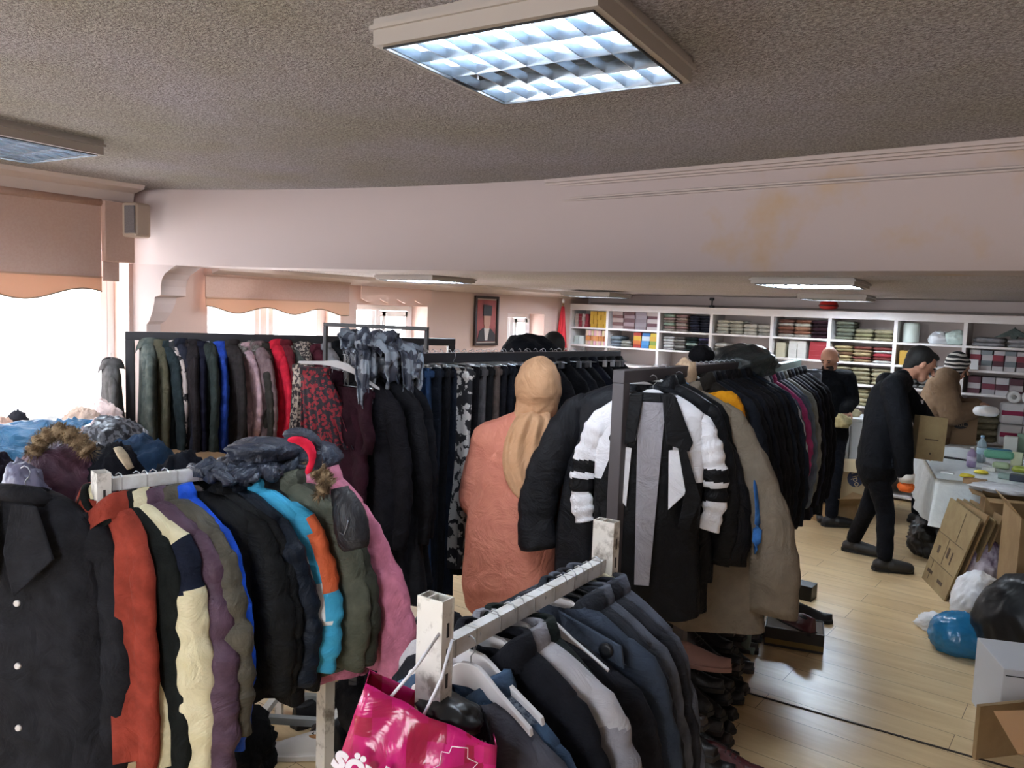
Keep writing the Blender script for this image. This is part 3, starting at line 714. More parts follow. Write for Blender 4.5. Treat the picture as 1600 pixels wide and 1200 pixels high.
# ---- front rack: white taped rail nearest the camera --------------------------------
F0, F1 = at(679, 1010, z=1.2), at(955, 872, z=1.2)
F1 = V((F0.x-.055, F1.y, 1.2))
slotted_rack(F0, F1, 'low white perforated clothes rack in the foreground, pink bag tied to it', top=.10, w_=.062)
HLAB[:] = ['white plastic hanger on the foreground taped rail under a dark garment', 'hangers on the foreground rack']
def onF(px): return on_bar(F0, F1, px)-V((0, 0, .0))
def LF(px, yb):
    p = onF(px); X, Y, Z = proj(p); return (yb-Y)*Z/FPX
g2 = 'jackets on the foreground rack'
def Fg(px, yb, label, name='jacket', cat='jacket', rz=0, off=(0, 0, 0), hang='white', **k):
    p = onF(px)+V(off); return garment(label, cat, name, p, rz, LF(px, yb), group=g2, hang=hang, **k)
polo = Fg(715, 1420, 'charcoal polo shirt with white striped collar, nearest on the foreground rack', 'polo_shirt', 'shirt', rz=.08, off=(.02, .02, -.015), gdrop=.05, col='43434b', col2='4b4b53', hw=.20, th=.05, sl=.3, collar=False, r0=.085, r1=.08, out=.05)
for s in (-1, 1):
    cp = MB().prism([V((s*.012, -.068, -.115)), V((s*.07, -.045, -.055)), V((s*.095, -.055, -.10)), V((s*.045, -.085, -.17))], (0, -1, 0), .006).build('collar', fab('20242f'), polo, bevel=.002)
    for k in (0, 1): MB().tube([(s*(.088-.008*k), -.066, -.102), (s*(.044-.005*k), -.094, -.163)], .0018, 6).build('collar_stripe', mat('stripe white', 'd8d8dc', .6), cp)
MB().box((.0, -.07, -.20), (.035, .006, .12)).build('placket', fab('26262d'), polo)
Fg(742, 1420, 'blue denim jacket with knitted grey blue yoke trim behind the polo shirt', 'denim_jacket', rz=.08, off=(0, 0, -.01), gdrop=.045, col='', mats=[fab('34445a', '48607c'), mat('knit trim', '7d8998', .9, 'mottle', hex2='2c3a50', scale=110)], mifn=lambda p: 1 if (.10 < p.x < .155 and p.z > -.5) else 0, smifn=lambda p: 0, hw=.225, th=.035)
Fg(772, 1420, 'black v-neck jacket between the denim and the light grey jackets', rz=.2, col='1e2028', hw=.21, th=.035)
Fg(796, 1420, 'light grey raincoat with a pale yoke on the foreground rack', 'raincoat', 'coat', rz=.2, col='', mats=[fab('7f7d84', '8b8990', .6), fab('a8a6ab', 'b2b0b4', .6)], mifn=lambda p: 1 if p.z > -.22 else 0, smifn=lambda p: 1 if p.z > -.20 else 0, hw=.235, th=.05, r0=.08, r1=.06)
Fg(812, 1420, 'dark bottle green jacket just behind the light grey raincoat', col='232b2b', rz=.15, hw=.205, th=.03)
blz = Fg(848, 1420, 'black zip jacket with a thin orange piping line on a named white hanger', rz=.15, off=(0, 0, -.01), gdrop=.035, col='2b2d36', hw=.235, th=.05, collar=False, r0=.08, r1=.06)
for s in (-1, 1): MB().prism([V((s*.03, -.062, -.10)), V((s*.065, -.03, -.05)), V((s*.10, -.045, -.11)), V((s*.06, -.078, -.22))], (0, -1, 0), .006).build('collar', fab('1d1e24'), blz, bevel=.002)
MB().tube([(.055, -.083, -.16), (.085, -.092, -.45), (.12, -.10, -.85)], .002, 6).build('piping', mat('piping', 'a8684e', .5), blz)
MB().box((0, .035, -.115), (.08, .004, .05)).build('neck_label', mat('label red', '9c3a2c', .7), blz)
nb = Fg(878, 1400, 'navy blue shirt jacket with a wide collar tab and one big button', rz=.12, col='343c4a', col2='3b4452', hw=.23, th=.04, collar=False, r0=.08, r1=.06)
MB().prism([V((.02, -.05, -.055)), V((.19, -.056, -.10)), V((.20, -.06, -.15)), V((.05, -.072, -.10))], (0, -1, 0), .008).build('collar_tab', fab('3c4553', '444d5c'), nb, bevel=.003)
b = MB().lathe([(.002, -.003), (.016, -.003), (.018, .002), (.008, .003), (.002, .001)], n=18).build('button', mat('button dark', '11141a', .4), nb, loc=(.155, -.070, -.115)); b.rotation_euler = (PI/2, 0, 0)
for px, yb, c, lb in ((893, 1400, '33363f', 'black blazer fourth from the far end of the foreground rack'), (905, 1400, '484b54', 'charcoal blazer third from the far end of the foreground rack'),
                     (918, 1380, '34363f', 'dark coat second from the far end of the foreground rack'), (932, 1360, '484b55', 'long dark grey coat at the far end of the foreground rack')):
    Fg(px, yb, lb, 'blazer' if 'blazer' in lb else 'coat', 'blazer' if 'blazer' in lb else 'coat', col=c, hw=.235, th=.04, rz=random.Random(px).uniform(-.05, .12), hang='black')
# cream collar piece on the rail by the far upright
heap('scarf', 'scarf', 'cream cloth tucked against the far upright of the foreground rack', 935, 912, 2.12, (.055, .04, .02), fab('cfc8b4'), 4, .3)
# brand hanger lettering
def text(s, size, m, parent, loc, rot, ext=.0008, name='lettering', shear=0, bold=0):
    cu = bpy.data.curves.new(name, 'FONT'); cu.body = s; cu.size = size; cu.extrude = ext; cu.align_x = 'CENTER'; cu.align_y = 'CENTER'; cu.shear = shear; cu.offset = bold
    t_ = bpy.data.objects.new(name, cu); C.objects.link(t_); dg = bpy.context.evaluated_depsgraph_get()
    me = bpy.data.meshes.new_from_object(t_.evaluated_get(dg)); bpy.data.objects.remove(t_)
    me.materials.clear(); me.materials.append(m)
    o = bpy.data.objects.new(name, me); C.objects.link(o); o.parent = parent; o.location = loc; o.rotation_euler = rot; return o
m_ink = mat('ink dark', '1c1c22', .6)
for ob in list(bpy.data.objects):
    if ob.name.startswith('coat_hanger') and (ob.location-blz.location-V((0, 0, .035))).length < .006:
        ob.location = ob.location+V((0, -.01, .0)); tag(ob, 'wide white hanger with dark lettering on its neck, in the black zip jacket', 'hanger'); del ob['group']
        text('MASHUR', .022, m_ink, ob, (0, -.0085, -.072), (PI/2, 0, 0))
# the low black bar and things under it, between the two front racks
Lb0, Lb1 = at(558, 1046, d=2.5), at(668, 978, d=2.95)
zz = .62
Lb0, Lb1 = at(556, 1046, z=zz), at(700, 958, z=zz)
bar_rack(Lb0, Lb1, 'low black steel rack between the two front racks, draped with scarves', th=.035, base=.3)
pL = Lb0.lerp(Lb1, .55)+V((0, 0, .012)); yl = math.atan2((Lb1-Lb0).y, (Lb1-Lb0).x)
drape('scarf', mat('lettered scarf', '15151a', .8, 'floral', hex2='c9c6c6', scale=24), .22, .16, .14, 31, .012, 4, loc=pL, rz=yl, label='black and white lettered scarf hung over the low black bar', cat='scarf', r=.022)
drape('sweater', fab('2f3038'), .24, .34, .2, 32, .02, 4, loc=Lb0.lerp(Lb1, .82)+V((0, 0, .012)), rz=yl, label='slate grey sweater hung over the low black bar, nearest the white upright', cat='sweater', r=.03)
drape('trousers', fab('15151a'), .26, .40, .3, 34, .02, 4, loc=Lb0.lerp(Lb1, .22)+V((0, 0, .012)), rz=yl, label='black trousers hung over the left end of the low black bar', cat='trousers', r=.024)
heap('sweater', 'sweater', 'black knitted sweater heaped at the foot of the low black bar', 600, 1150, 2.7, (.2, .12, .13), fab('15151a'), 33, .2)

# ---- rack B: long black rack along the window side ----------------------------------
B0, B1 = at(203, 518, z=1.62), at(705, 529, z=1.62)
bar_rack(B0, B1, 'long black clothes rack along the window side, full of winter jackets', th=.055)
yawB = math.atan2((B1-B0).y, (B1-B0).x)-PI/2
HLAB[:] = ['pale hanger hooked on the long black rail along the window side', 'hangers on the long window-side rack']
g3 = 'jackets on the long window-side rack'
def Bg(px, yb, label, name='jacket', cat='jacket', rz=0, off=(0, 0, 0), **k):
    p = on_bar(B0, B1, px)+V(off); X, Y, Z = proj(p)
    k.setdefault('hw', .23); k.setdefault('th', .055); rr = random.Random(px); k['hw'] *= rr.uniform(.92, 1.12); p.z -= rr.uniform(0, .04); rz += rr.uniform(.08, .55)
    return garment(label, cat, name, p, yawB+rz, (yb-Y)*Z/FPX, group=g3, detail=1, **k)
Bg(185, 720, 'grey wool coat hanging outside the left post of the long black rack', 'coat', 'coat', off=(0, -.05, -.12), col='4d4b4a', hw=.2)
Bg(232, 760, 'sage green striped shirt beside the left post of the long black rack', 'shirt', 'shirt', col='454c4a', col2='5c6159')
Bg(245, 760, 'beige and olive long cardigan near the left post', 'cardigan', 'cardigan', col='5a5545', col2='484535', hw=.19)
Bg(255, 775, 'slate green coat, third jacket from the left post', 'coat', 'coat', col='303b40')
Bg(266, 700, 'jacket with a black and cream animal print collar', 'jacket', 'jacket', col='', mats=mat('animal print', '18161a', .8, 'floral', hex2='b9a9a2', scale=18), hw=.17, th=.04)
Bg(276, 770, 'navy blouse with white buttons under the animal print', 'blouse', 'blouse', col='2a2b3a')
Bg(300, 790, 'big dark brown fur-collared coat on the long black rack', 'coat', 'coat', col='2c2629', hw=.26, fur=mat('fur dark', '2e2729', .95, 'mottle', hex2='1d191a', scale=30))
Bg(312, 780, 'midnight blue coat behind the dark brown one', 'coat', 'coat', col='232338')
Bg(325, 740, 'dark olive rain jacket with hood', 'rain_jacket', 'jacket', col='39413f', hood='3a4442', hw=.26)
Bg(342, 700, 'cobalt blue jacket on the long black rack', 'jacket', 'jacket', col='213f96', rough=.5)
Bg(358, 740, 'dark taupe coat next to the cobalt blue jacket', 'coat', 'coat', col='3d3636')
Bg(378, 680, 'pale pink quilted coat with grey fur collar', 'quilted_coat', 'coat', col='b3959a', quilt=.006, pitch=.07, fur=m_furg, hw=.20, th=.045)
Bg(398, 690, 'mauve taupe coat with a thick grey fur collar', 'coat', 'coat', col='6e5a5c', fur=m_furg, hw=.22)
Bg(412, 690, 'dark olive brown jacket between the taupe coat and the red jacket', 'jacket', 'jacket', col='46413c')
Bg(428, 680, 'bright red wool jacket on the long black rack', 'jacket', 'jacket', col='b81f33', hw=.22)
Bg(440, 700, 'dark crimson coat behind the bright red jacket', 'coat', 'coat', col='5e1c26', hw=.23)
Bg(456, 690, 'green-grey parka with fur hood right of the red jacket', 'parka', 'coat', col='4d5350', hood='4d5350', fur=m_furg, hw=.2)
m_ethnic = mat('red black floral', '8f2430', .8, 'floral', hex2='26222a', scale=55)
m_eth2 = mat('cream black floral', 'b5a89c', .8, 'floral', hex2='3a3236', scale=60)
Bg(470, 700, 'cream and black patterned long blouse', 'blouse', 'blouse', col='', mats=m_eth2, hw=.2)
Bg(488, 720, 'dark red top peeping behind the patterned skirts', 'blouse', 'blouse', col='4a1f2a')
Bg(506, 720, 'grey blouse near the right half of the long black rack', 'blouse', 'blouse', col='77777c')
Bg(520, 730, 'black coat with a shiny collar near the right half of the long black rack', 'coat', 'coat', col=BK)
Bg(548, 730, 'dark grey coat behind the silver scarf', 'coat', 'coat', col='2a2b30')
Bg(590, 730, 'black coat under the silver scarf on the long black rack', 'coat', 'coat', col=BK2)
Bg(640, 730, 'navy coat near the right post of the long black rack', 'coat', 'coat', col=NV)
# pleated patterned skirts fanned on one hanger
def fan(name, label, px, py, d, w0, w1, L, lean, m, rz=.6, seed=1):
    p = at(px, py, d=d); e = empty(name, p, label, 'skirt', rz=rz); n = 64; rings = []
    for i in range(15):
        t = i/14; w_ = w0+(w1-w0)*t
        rings.append([V((w_*math.cos(a)+lean*t, (.03+.03*t)*math.sin(a)+.016*t*math.sin(a*17+seed), -L*t+.02*t*math.sin(a*17))) for a in [2*PI*k/n for k in range(n)]])
    MB().loft(rings).build('pleated_panel', m, e); MB().box((0, 0, .01), (w0*2, .05, .03)).build('waistband', m, e, bevel=.005)
    return e
fan('pleated_skirt', 'pleated skirt with red, black and white flowers, fanning out to the right', 492, 583, 3.35, .06, .125, .30, .07, m_ethnic, seed=1)
fan('pleated_skirt', 'pleated grey and cream patterned skirt left of the red flowered one', 474, 578, 3.5, .045, .055, .32, .0, m_eth2, seed=3)
# small thin black rack standing behind, close to the windows
C0, C1 = at(509, 504, z=1.74), at(667, 511, z=1.74)
bar_rack(C0, V((C1.x, C1.y, 1.74)), 'tall thin empty black rack frame standing by the third window', th=.022)

# ---- rack D: trousers and dresses ----------------------------------------------------
D0, D1 = at(520, 560, z=1.64), at(962, 548, z=1.64)
D0 = at(548, 553, z=1.64)
bar_rack(D0, D1, 'long black rail of trousers, skirts and dark dresses in the middle of the room', th=.045)
yawD = math.atan2((D1-D0).y, (D1-D0).x)-PI/2
HLAB[:] = ['clip hanger packed on the middle rail of trousers and dresses', 'hangers on the middle rail']
g4 = 'garments on the middle rail'
def Dg(px, yb, label, name, cat, rz=0, off=(0, 0, 0), kind='coat', **k):
    p = on_bar(D0, D1, px)+V(off); X, Y, Z = proj(p); k.setdefault('hw', .2); k.setdefault('th', .04)
    return garment(label, cat, name, p, yawD+rz, (yb-Y)*Z/FPX, group=g4, kind=kind, **k)
Dg(548, 900, 'long burgundy dress at the near end of the middle rail', 'dress', 'dress', kind='dress', col='3a1526', off=(-.12, 0, -.05), sl=.5, flare=.08, hw=.19)
Dg(560, 915, 'long black abaya with a small cream cuff', 'abaya', 'dress', kind='dress', col='17161c', off=(.02, 0, -.04), sl=.62, rz=.2, hw=.21, flare=.10)
ab = Dg(585, 930, 'long black coat dress with beaded front edge', 'abaya', 'dress', kind='dress', col='191a20', off=(.04, 0, -.04), sl=.6, rz=.2, zipc='8d9096', hw=.22, flare=.1)
ab = Dg(612, 905, 'black abaya with a silver patterned ribbon down its front', 'abaya', 'dress', kind='dress', col='14161d', sl=.6, rz=.1, off=(.02, 0, -.03))
MB().box((.06, -.075, -.55), (.022, .006, .85)).build('silver_ribbon', mat('silver ribbon', '2a2c33', .5, 'floral', hex2='aeb2b8', scale=70), ab)
Dg(640, 900, 'blue denim long skirt on the middle rail', 'skirt', 'skirt', kind='skirt', col='2b4569', col2='23395a')
Dg(655, 925, 'dark navy trousers left of the black and white floral pair', 'trousers', 'trousers', kind='trousers', col='161c2a')
Dg(670, 925, 'black wide trousers second left of the floral pair', 'trousers', 'trousers', kind='trousers', col='14151b')
Dg(682, 925, 'deep navy trousers touching the floral pair', 'trousers', 'trousers', kind='trousers', col='18202f')
m_bwf = mat('black white floral', 'c4c1bf', .8, 'floral', hex2='1a1a20', scale=24)
Dg(698, 885, 'black and white floral trousers on the middle rail', 'trousers', 'trousers', kind='trousers', col='', mats=m_bwf, off=(.09, -.05, 0), rz=-.15)
for px, yb, c, lb in ((714, 900, '1b1a1f', 'black trousers just right of the floral pair'), (724, 890, '4b494c', 'mid grey trousers right of the floral pair'), (735, 890, '19191d', 'black trousers between the grey and the brown pairs'),
                     (746, 880, '4a403c', 'brown-grey trousers left of the peach headscarf'), (757, 880, '1c1d24', 'black trousers left of the peach headscarf, beside the brown-grey pair'), (770, 890, '171a24', 'midnight blue trousers behind the peach tunic'),
                     (784, 900, '1e1e22', 'black skirt hanging behind the peach headscarf'), (800, 900, '20232c', 'charcoal skirt hanging behind the peach headscarf')):
    Dg(px, yb, lb, 'skirt' if 'skirt' in lb else 'trousers', 'skirt' if 'skirt' in lb else 'trousers', kind='trousers', col=c)
for i, px in enumerate((822, 846, 868, 884, 898, 912, 926, 940, 952)):
    Dg(px, 800, ['black coat behind the peach headscarf', 'dark coat behind the peach headscarf', 'black jacket directly right of the peach headscarf', 'charcoal jacket second right of the peach headscarf', 'black blazer on a bright hanger at the far half of the middle rail',
                 'dark navy blazer near the far end of the middle rail', 'black jacket near the far end of the middle rail', 'dark grey jacket next to last on the middle rail', 'black coat last on the middle rail'][i], 'jacket', 'jacket', col=[BK, '1d1d22', '191a1f', '22242b', BK, '1a2030', '16171c', '26282e', BK][i], hw=.21, hang='white' if i in (2, 4, 6) else 'black')
# silver scarf bundle draped at the near end of rack D and a white hanger with a clip
m_silver = mat('silver scarf', '7b828c', .45, 'floral', hex2='363a47', scale=16, bump=.6)
pS = at(596, 552, d=3.42); pS.z = 1.665
sc_ = drape('scarf', m_silver, .32, .15, .15, 41, .022, 2.3, loc=pS, rz=yawD+PI/2-.25, label='silver grey patterned scarf bundled over the near end of the middle rail', cat='scarf', r=.05)
drape('scarf_fold', m_silver, .26, .20, .12, 42, .028, 2.1, loc=(.02, -.03, .035), rz=.5, parent=sc_, r=.055)
drape('scarf_fold', m_silver, .24, .12, .20, 43, .03, 2.6, loc=(-.05, .0, .07), rz=-.6, parent=sc_, r=.06)
drape('scarf_tail', m_silver, .11, .27, .1, 44, .015, 1.6, loc=(.10, -.05, .0), rz=.15, parent=sc_, r=.03)
drape('scarf_tail', m_silver, .10, .25, .1, 45, .015, 1.6, loc=(-.10, -.06, .0), rz=.05, parent=sc_, r=.03)
hp = at(540, 560, d=3.3)
hh_ = hanger('white', hp+V((0, 0, .01)), .75, 'white hanger with a clip, tilted, at the near end of the middle rail', 'hangers on the middle rail', tilt=.30, m=mat('hanger pale', 'bdbabb', .4)); hh_.scale = (.85, .8, .6)
Dg(548, 700, 'dark maroon skirt clipped under the tilted white hanger', 'skirt', 'skirt', kind='skirt', off=(-.0, -.03, -.08), col='33131f', rz=.2)
HLAB[:] = ['bare wire hanger hooked on the middle rail of trousers', 'bare wire hangers on the middle rail']
for i in range(26):
    p = on_bar(D0, D1, 640+i*12.3); hanger('clip', p+V((0, 0, .006)), yawD+random.Random(i).uniform(-.5, .5), 'loose metal hook on the crowded middle rail', 'spare hooks on the middle rail')

# ---- rack E: tracksuit rack ------------------------------------------------------------
E0, E1 = at(972, 578, z=1.64), at(1158, 566, z=1.64)
E1 = V((E0.x, E1.y, 1.64))
bar_rack(E0, E1, 'tall dark brown-grey rack with a thick near post, tracksuit jacket hanging from it', th=.05, m=mat('brown grey steel', '4a4548', .5), legs=(0, .6), base=.2)
HLAB[:] = ['hanger on the crowded rail behind the black and white tracksuit jacket', 'hangers on the tracksuit rack']
g5 = 'coats on the tracksuit rack'
def Eg(px, yb, label, name='jacket', cat='jacket', rz=0, off=(0, 0, 0), **k):
    p = on_bar(E0, E1, px)+V(off); X, Y, Z = proj(p); k.setdefault('hw', .225); k.setdefault('th', .045)
    return garment(label, cat, name, p, rz, (yb-Y)*Z/FPX, group=g5, **k)
W0, W1, BLK = fab('dcdbe0', 'e4e3e8', .55), None, fab('1b1b1e', '202024', .5)
# open black/white tracksuit jacket, facing the camera
def trk(p):
    if abs(p.x) < .085: return 0
    return 1 if p.z > -.40 else 0
def trks(p): # sleeves: white with two black bands
    z = p.z-.13
    if z > -.47: return 1
    if -.52 < z <= -.47: return 0
    if -.545 < z <= -.52: return 1
    if -.60 < z <= -.545: return 0
    return 1
tk = Eg(975, 965, 'open black and white tracksuit jacket with pointed white panels, hanging at the near post', 'tracksuit_jacket', 'jacket', rz=.50, off=(.07, .11, -.03), col='', mats=[BLK, W0], mifn=trk, smifn=trks, hw=.215, th=.05, sl=.44, r0=.068, r1=.040, out=.045, collar=False, flare=.02, fold=.008, hlabel='wide white hanger inside the open tracksuit jacket')
for s in (-1, 1):
    MB().prism([V((s*.035, -.058, -.055)), V((s*.085, -.055, -.06)), V((s*.16, -.066, -.235)), V((s*.145, -.072, -.27)), V((s*.06, -.078, -.245)), V((s*.045, -.07, -.15))], (0, -1, 0), .012).build('wide_collar', BLK, tk, bevel=.005)
    MB().prism([V((s*.07, -.070, -.27)), V((s*.13, -.068, -.26)), V((s*.155, -.070, -.42)), V((s*.08, -.074, -.50))], (0, -1, 0), .006).build('white_panel', W0, tk, bevel=.002)
    MB().prism([V((s*.10, -.078, -.24)), V((s*.135, -.078, -.26)), V((s*.20, -.076, -.45)), V((s*.16, -.080, -.58)), V((s*.12, -.080, -.56)), V((s*.14, -.08, -.42))], (0, -1, 0), .006).build('black_panel', BLK, tk, bevel=.002)
MB().prism([V((-.055, -.056, -.09)), V((.05, -.056, -.09)), V((.022, -.092, -.80)), V((-.034, -.092, -.80))], (0, -1, 0), .004).build('grey_lining', fab('8f8b91', '989499', .6), tk)
MB().prism([V((-.085, -.058, -.10)), V((-.05, -.060, -.10)), V((-.055, -.072, -.24)), V((-.08, -.072, -.24))], (0, -1, 0), .004).build('label_panel', mat('lining pale blue', 'b8c4d2', .6), tk)
bj = Eg(972, 950, 'wide black nylon jacket hanging directly behind the tracksuit jacket', 'jacket', 'jacket', rz=.55, off=(-.03, .20, -.01), col='1e1f25', rough=.5, hw=.28, th=.06, out=.13, r0=.09, r1=.08, sl=.62, collar=False, flare=.07)
HLAB[0] = 'hanger on the crowded rail behind the black and white tracksuit jacket'
Eg(1024, 900, 'black rain jacket third on the tracksuit rack', 'rain_jacket', 'jacket', rz=.3, col='1c1e22', rough=.5, hw=.25, out=.07)
Eg(1036, 870, 'black coat with a blue neck lining on the tracksuit rack', 'coat', 'coat', rz=.25, col='18191d', hw=.24)
Eg(1043, 830, 'light blue jacket collar peeking out before the khaki coat', 'jacket', 'jacket', rz=.2, col='4f86bd', hw=.17, hood='5b92c6', sl=.3)
def kh(p): return 1 if -.70 < p.z < -.42 and abs(p.x-(.365-(-.42-p.z)*.05)) < .022 else 0
kk = Eg(1052, 972, 'long khaki brown parka with a blue inner stripe, widest on the tracksuit rack', 'parka', 'coat', rz=.22, off=(.04, -.02, -.03), col='', mats=[fab('6f6558', '7a6e60', .75), fab('2f5f9c')], mifn=kh, hw=.25, th=.07, flare=.17, sl=.80, r0=.085, r1=.115, out=.19, collar=True)
rib = []
for i in range(13):
    t = .26+.40*i/12; hw_ = .2325; rr_ = .0743+(.1058-.0743)*t
    rib.append(V((hw_-.004+.19*math.sin(t*PI/2)+.03*math.sin(PI*t)+.012-.07*(i/12), -rr_*.52-.018-.004*(i/12), -.055-.0675-.085-.74*t)))
kk_s = [c for c in kk.children if c.name.startswith('sleeve')][-1]
MB().tube(rib, [.006]+[.018]*11+[.006], 12, flat=.25).build('blue_stripe', fab('2f5f9c'), kk_s)
MB().box((.05, -.10, -.42), (.11, .012, .035)).build('blue_pocket_band', fab('2f427e'), kk)
MB().prism([V((-.02, -.085, -.36)), V((.12, -.08, -.36)), V((.12, -.085, -.40)), V((-.02, -.09, -.40))], (0, -1, 0), .006).build('pocket_flap', fab('62594d'), kk)
ye = Eg(1078, 840, 'jacket with a mustard yellow quilted lining folded outwards', 'jacket', 'jacket', rz=.2, off=(.02, 0, .0), col='2a241f', hw=.2)
o = crumple_mb((.095, .06, .085), 61, .22, 4).build('yellow_lining', fab('d8921a', 'c98212', .6), ye, loc=(.10, -.03, -.24)); o.rotation_euler = (0, .55, 0)
o = crumple_mb((.05, .05, .085), 62, .2, 4).build('tan_hood', fab('b39a7f'), ye, loc=(-.03, -.03, -.12))
for i, (px, yb, c, lb) in enumerate(((1088, 850, '20242e', 'dark navy coat right of the mustard lining'), (1096, 840, '17171b', 'black coat second right of the mustard lining'), (1104, 870, '1b1e28', 'navy parka in the middle of the dark coats'),
        (1112, 860, '15161a', 'black wool coat in the middle of the dark coats'), (1120, 850, '1c1d22', 'charcoal coat among the dark coats near the aisle'), (1128, 860, '19191d', 'black long coat fourth from the far end of the tracksuit rack'),
        (1136, 850, '1e2430', 'navy anorak third from the far end of the tracksuit rack'), (1145, 845, '1a1a1f', 'black jacket second from the far end of the tracksuit rack'), (1154, 800, '25303f', 'slate blue jacket at the far end of the tracksuit rack'))):
    Eg(px, yb, lb, 'coat' if 'coat' in lb else 'jacket', 'coat' if 'coat' in lb else 'jacket', rz=.12, col=c, hw=.245, th=.055, out=.07, sl=.62, hang='white' if i % 2 else 'black', r0=.08, r1=.06)
heap('jacket', 'jacket', 'black waterproof jacket thrown over the far end of the tracksuit rack', 1158, 586, 4.0, (.17, .14, .09), mat('black waterproof', '202628', .35, 'fabric', hex2='2c3536', bump=.6), 71, .25)
heap('cap', 'hat', 'small black cloth cap lying on the tracksuit rail', 1096, 566, 3.9, (.06, .06, .05), fab('1a1a20'), 72, .2)

# ---- rack F ---------------------------------------------------------------------------
G0, G1 = at(1172, 577, z=1.6), at(1246, 562, z=1.6)
G1 = V((G1.x, G1.y, 1.6))
bar_rack(G0, G1, 'grey-green rail rack at the far end of the aisle', th=.045, m=mat('grey green steel', '6f7f78', .5), legs=(.25, .5), base=.1)
HLAB[:] = ['white hanger on the grey-green rail at the far end of the aisle', 'hangers on the aisle-end rack']
g6 = 'garments on the aisle-end rack'
for i, (px, yb, c, lb, nm) in enumerate(((1200, 760, 'a9b5c2', 'pale blue-grey shirt at the near end of the aisle-end rack', 'shirt'), (1206, 790, '4a5468', 'navy blouse behind the pale blue-grey shirt', 'blouse'), (1213, 730, '963a6c', 'magenta cardigan on the aisle-end rack', 'cardigan'),
      (1222, 790, '4d5568', 'slate jacket right of the magenta cardigan', 'jacket'), (1229, 800, '5a6878', 'blue-grey coat on the aisle-end rack', 'coat'), (1236, 790, '757a76', 'grey-green jacket on the aisle-end rack', 'jacket'), (1243, 805, '1c1a22', 'black coat, darkest in the middle of the aisle-end rack', 'coat'),
      (1250, 800, '2d3346', 'midnight coat on the aisle-end rack', 'coat'), (1257, 800, '17171c', 'black coat third from the far end of the aisle-end rack', 'coat'), (1265, 800, '1a1b24', 'black coat second from the far end of the aisle-end rack', 'coat'),
      (1274, 795, '15161d', 'black jacket beside the pale jeans', 'jacket'))):
    p = on_bar(G0, G1, 1174+(px-1200)*.86); X, Y, Z = proj(p)
    garment(lb, nm, nm, p, random.Random(i).uniform(0, .12), (yb-Y)*Z/FPX, col=c, hw=.215, th=.05, out=.03, group=g6, hang='white')
p = on_bar(G0, G1, 1242); garment('pale washed jeans last on the aisle-end rack', 'trousers', 'trousers', p, .1, .98, col='77808c', col2='8c949e', kind='trousers', group=g6)
# ================================================================== wall shelves and their stock
m_shelf = mat('shelf white', 'dcd6d4', .5)
SX = [-6.07+.08, -5.41, -4.66, -3.96, -3.22, -2.58, -1.91, -1.27, -.60, .08, .76, 1.44]
SZ = [1.915, 1.655, 1.42, 1.185, .95, .715, .48, .245, .04]
sh = empty('wall_shelving', (0, YS, 0), 'white open shelving of square cubbies covering the far wall, filled with folded stock', 'shelving')
for i, x in enumerate(SX): MB().box((x, .18, SZ[0]/2), (.035, .36, SZ[0])).build('upright_panel', m_shelf, sh)
for i, z in enumerate(SZ):
    MB().box(((SX[0]+SX[-1])/2, .18, z), (SX[-1]-SX[0]+.035, .362, .022 if i else .045)).build('shelf_board', m_shelf, sh)
MB().box(((SX[0]+SX[-1])/2, .37, SZ[0]/2), (SX[-1]-SX[0], .012, SZ[0])).build('back_panel', mat('shelf back', 'bfb3ae', .7), sh)
MB().box(((SX[0]+SX[-1])/2, .19, 1.955), (SX[-1]-SX[0]+.03, .38, .035)).build('top_board', m_shelf, sh)
FM = {}
def mute(h):
    c = [int(h[i:i+2], 16) for i in (0, 2, 4)]; g = sum(c)/3
    return '%02x%02x%02x' % tuple(int((x*.82+g*.18)*.86) for x in c)
def fold_mesh(col, w_, h_, d_=.26, soft=True, seed=0):
    key = (col, round(w_, 3), round(h_, 3), soft, seed)
    if key in FM: return FM[key]
    bm = bmesh.new(); bmesh.ops.create_cube(bm, size=1)
    if soft: bmesh.ops.subdivide_edges(bm, edges=bm.edges[:], cuts=4, use_grid_fill=True)
    for v in bm.verts:
        c = v.co
        if soft:
            r = noise.noise(V((c.x*4, c.y*4, c.z*3))+V((seed*5, 0, 0)))
            k = 1-.25*(abs(c.z)*2)**2*.6
            c.x *= k; c.y *= k; c.z *= 1-.35*(abs(c.x)*2)**4*.8
            c += V((r*.08, r*.08, r*.14))
        c.x *= w_; c.y *= d_; c.z = (c.z+.5)*h_
    me = bpy.data.meshes.new('folded'); bm.to_mesh(me); bm.free()
    if soft:
        for p in me.polygons: p.use_smooth = True
    col = mute(col); me.materials.append(fab(col) if soft else mat('carton '+col, col, .6)); FM[key] = me; return me
def place(me, name, loc, rz, label, cat, group):
    o = bpy.data.objects.new(name, me); C.objects.link(o); o.location = loc; o.rotation_euler = (0, 0, rz); return tag(o, label, cat, group)
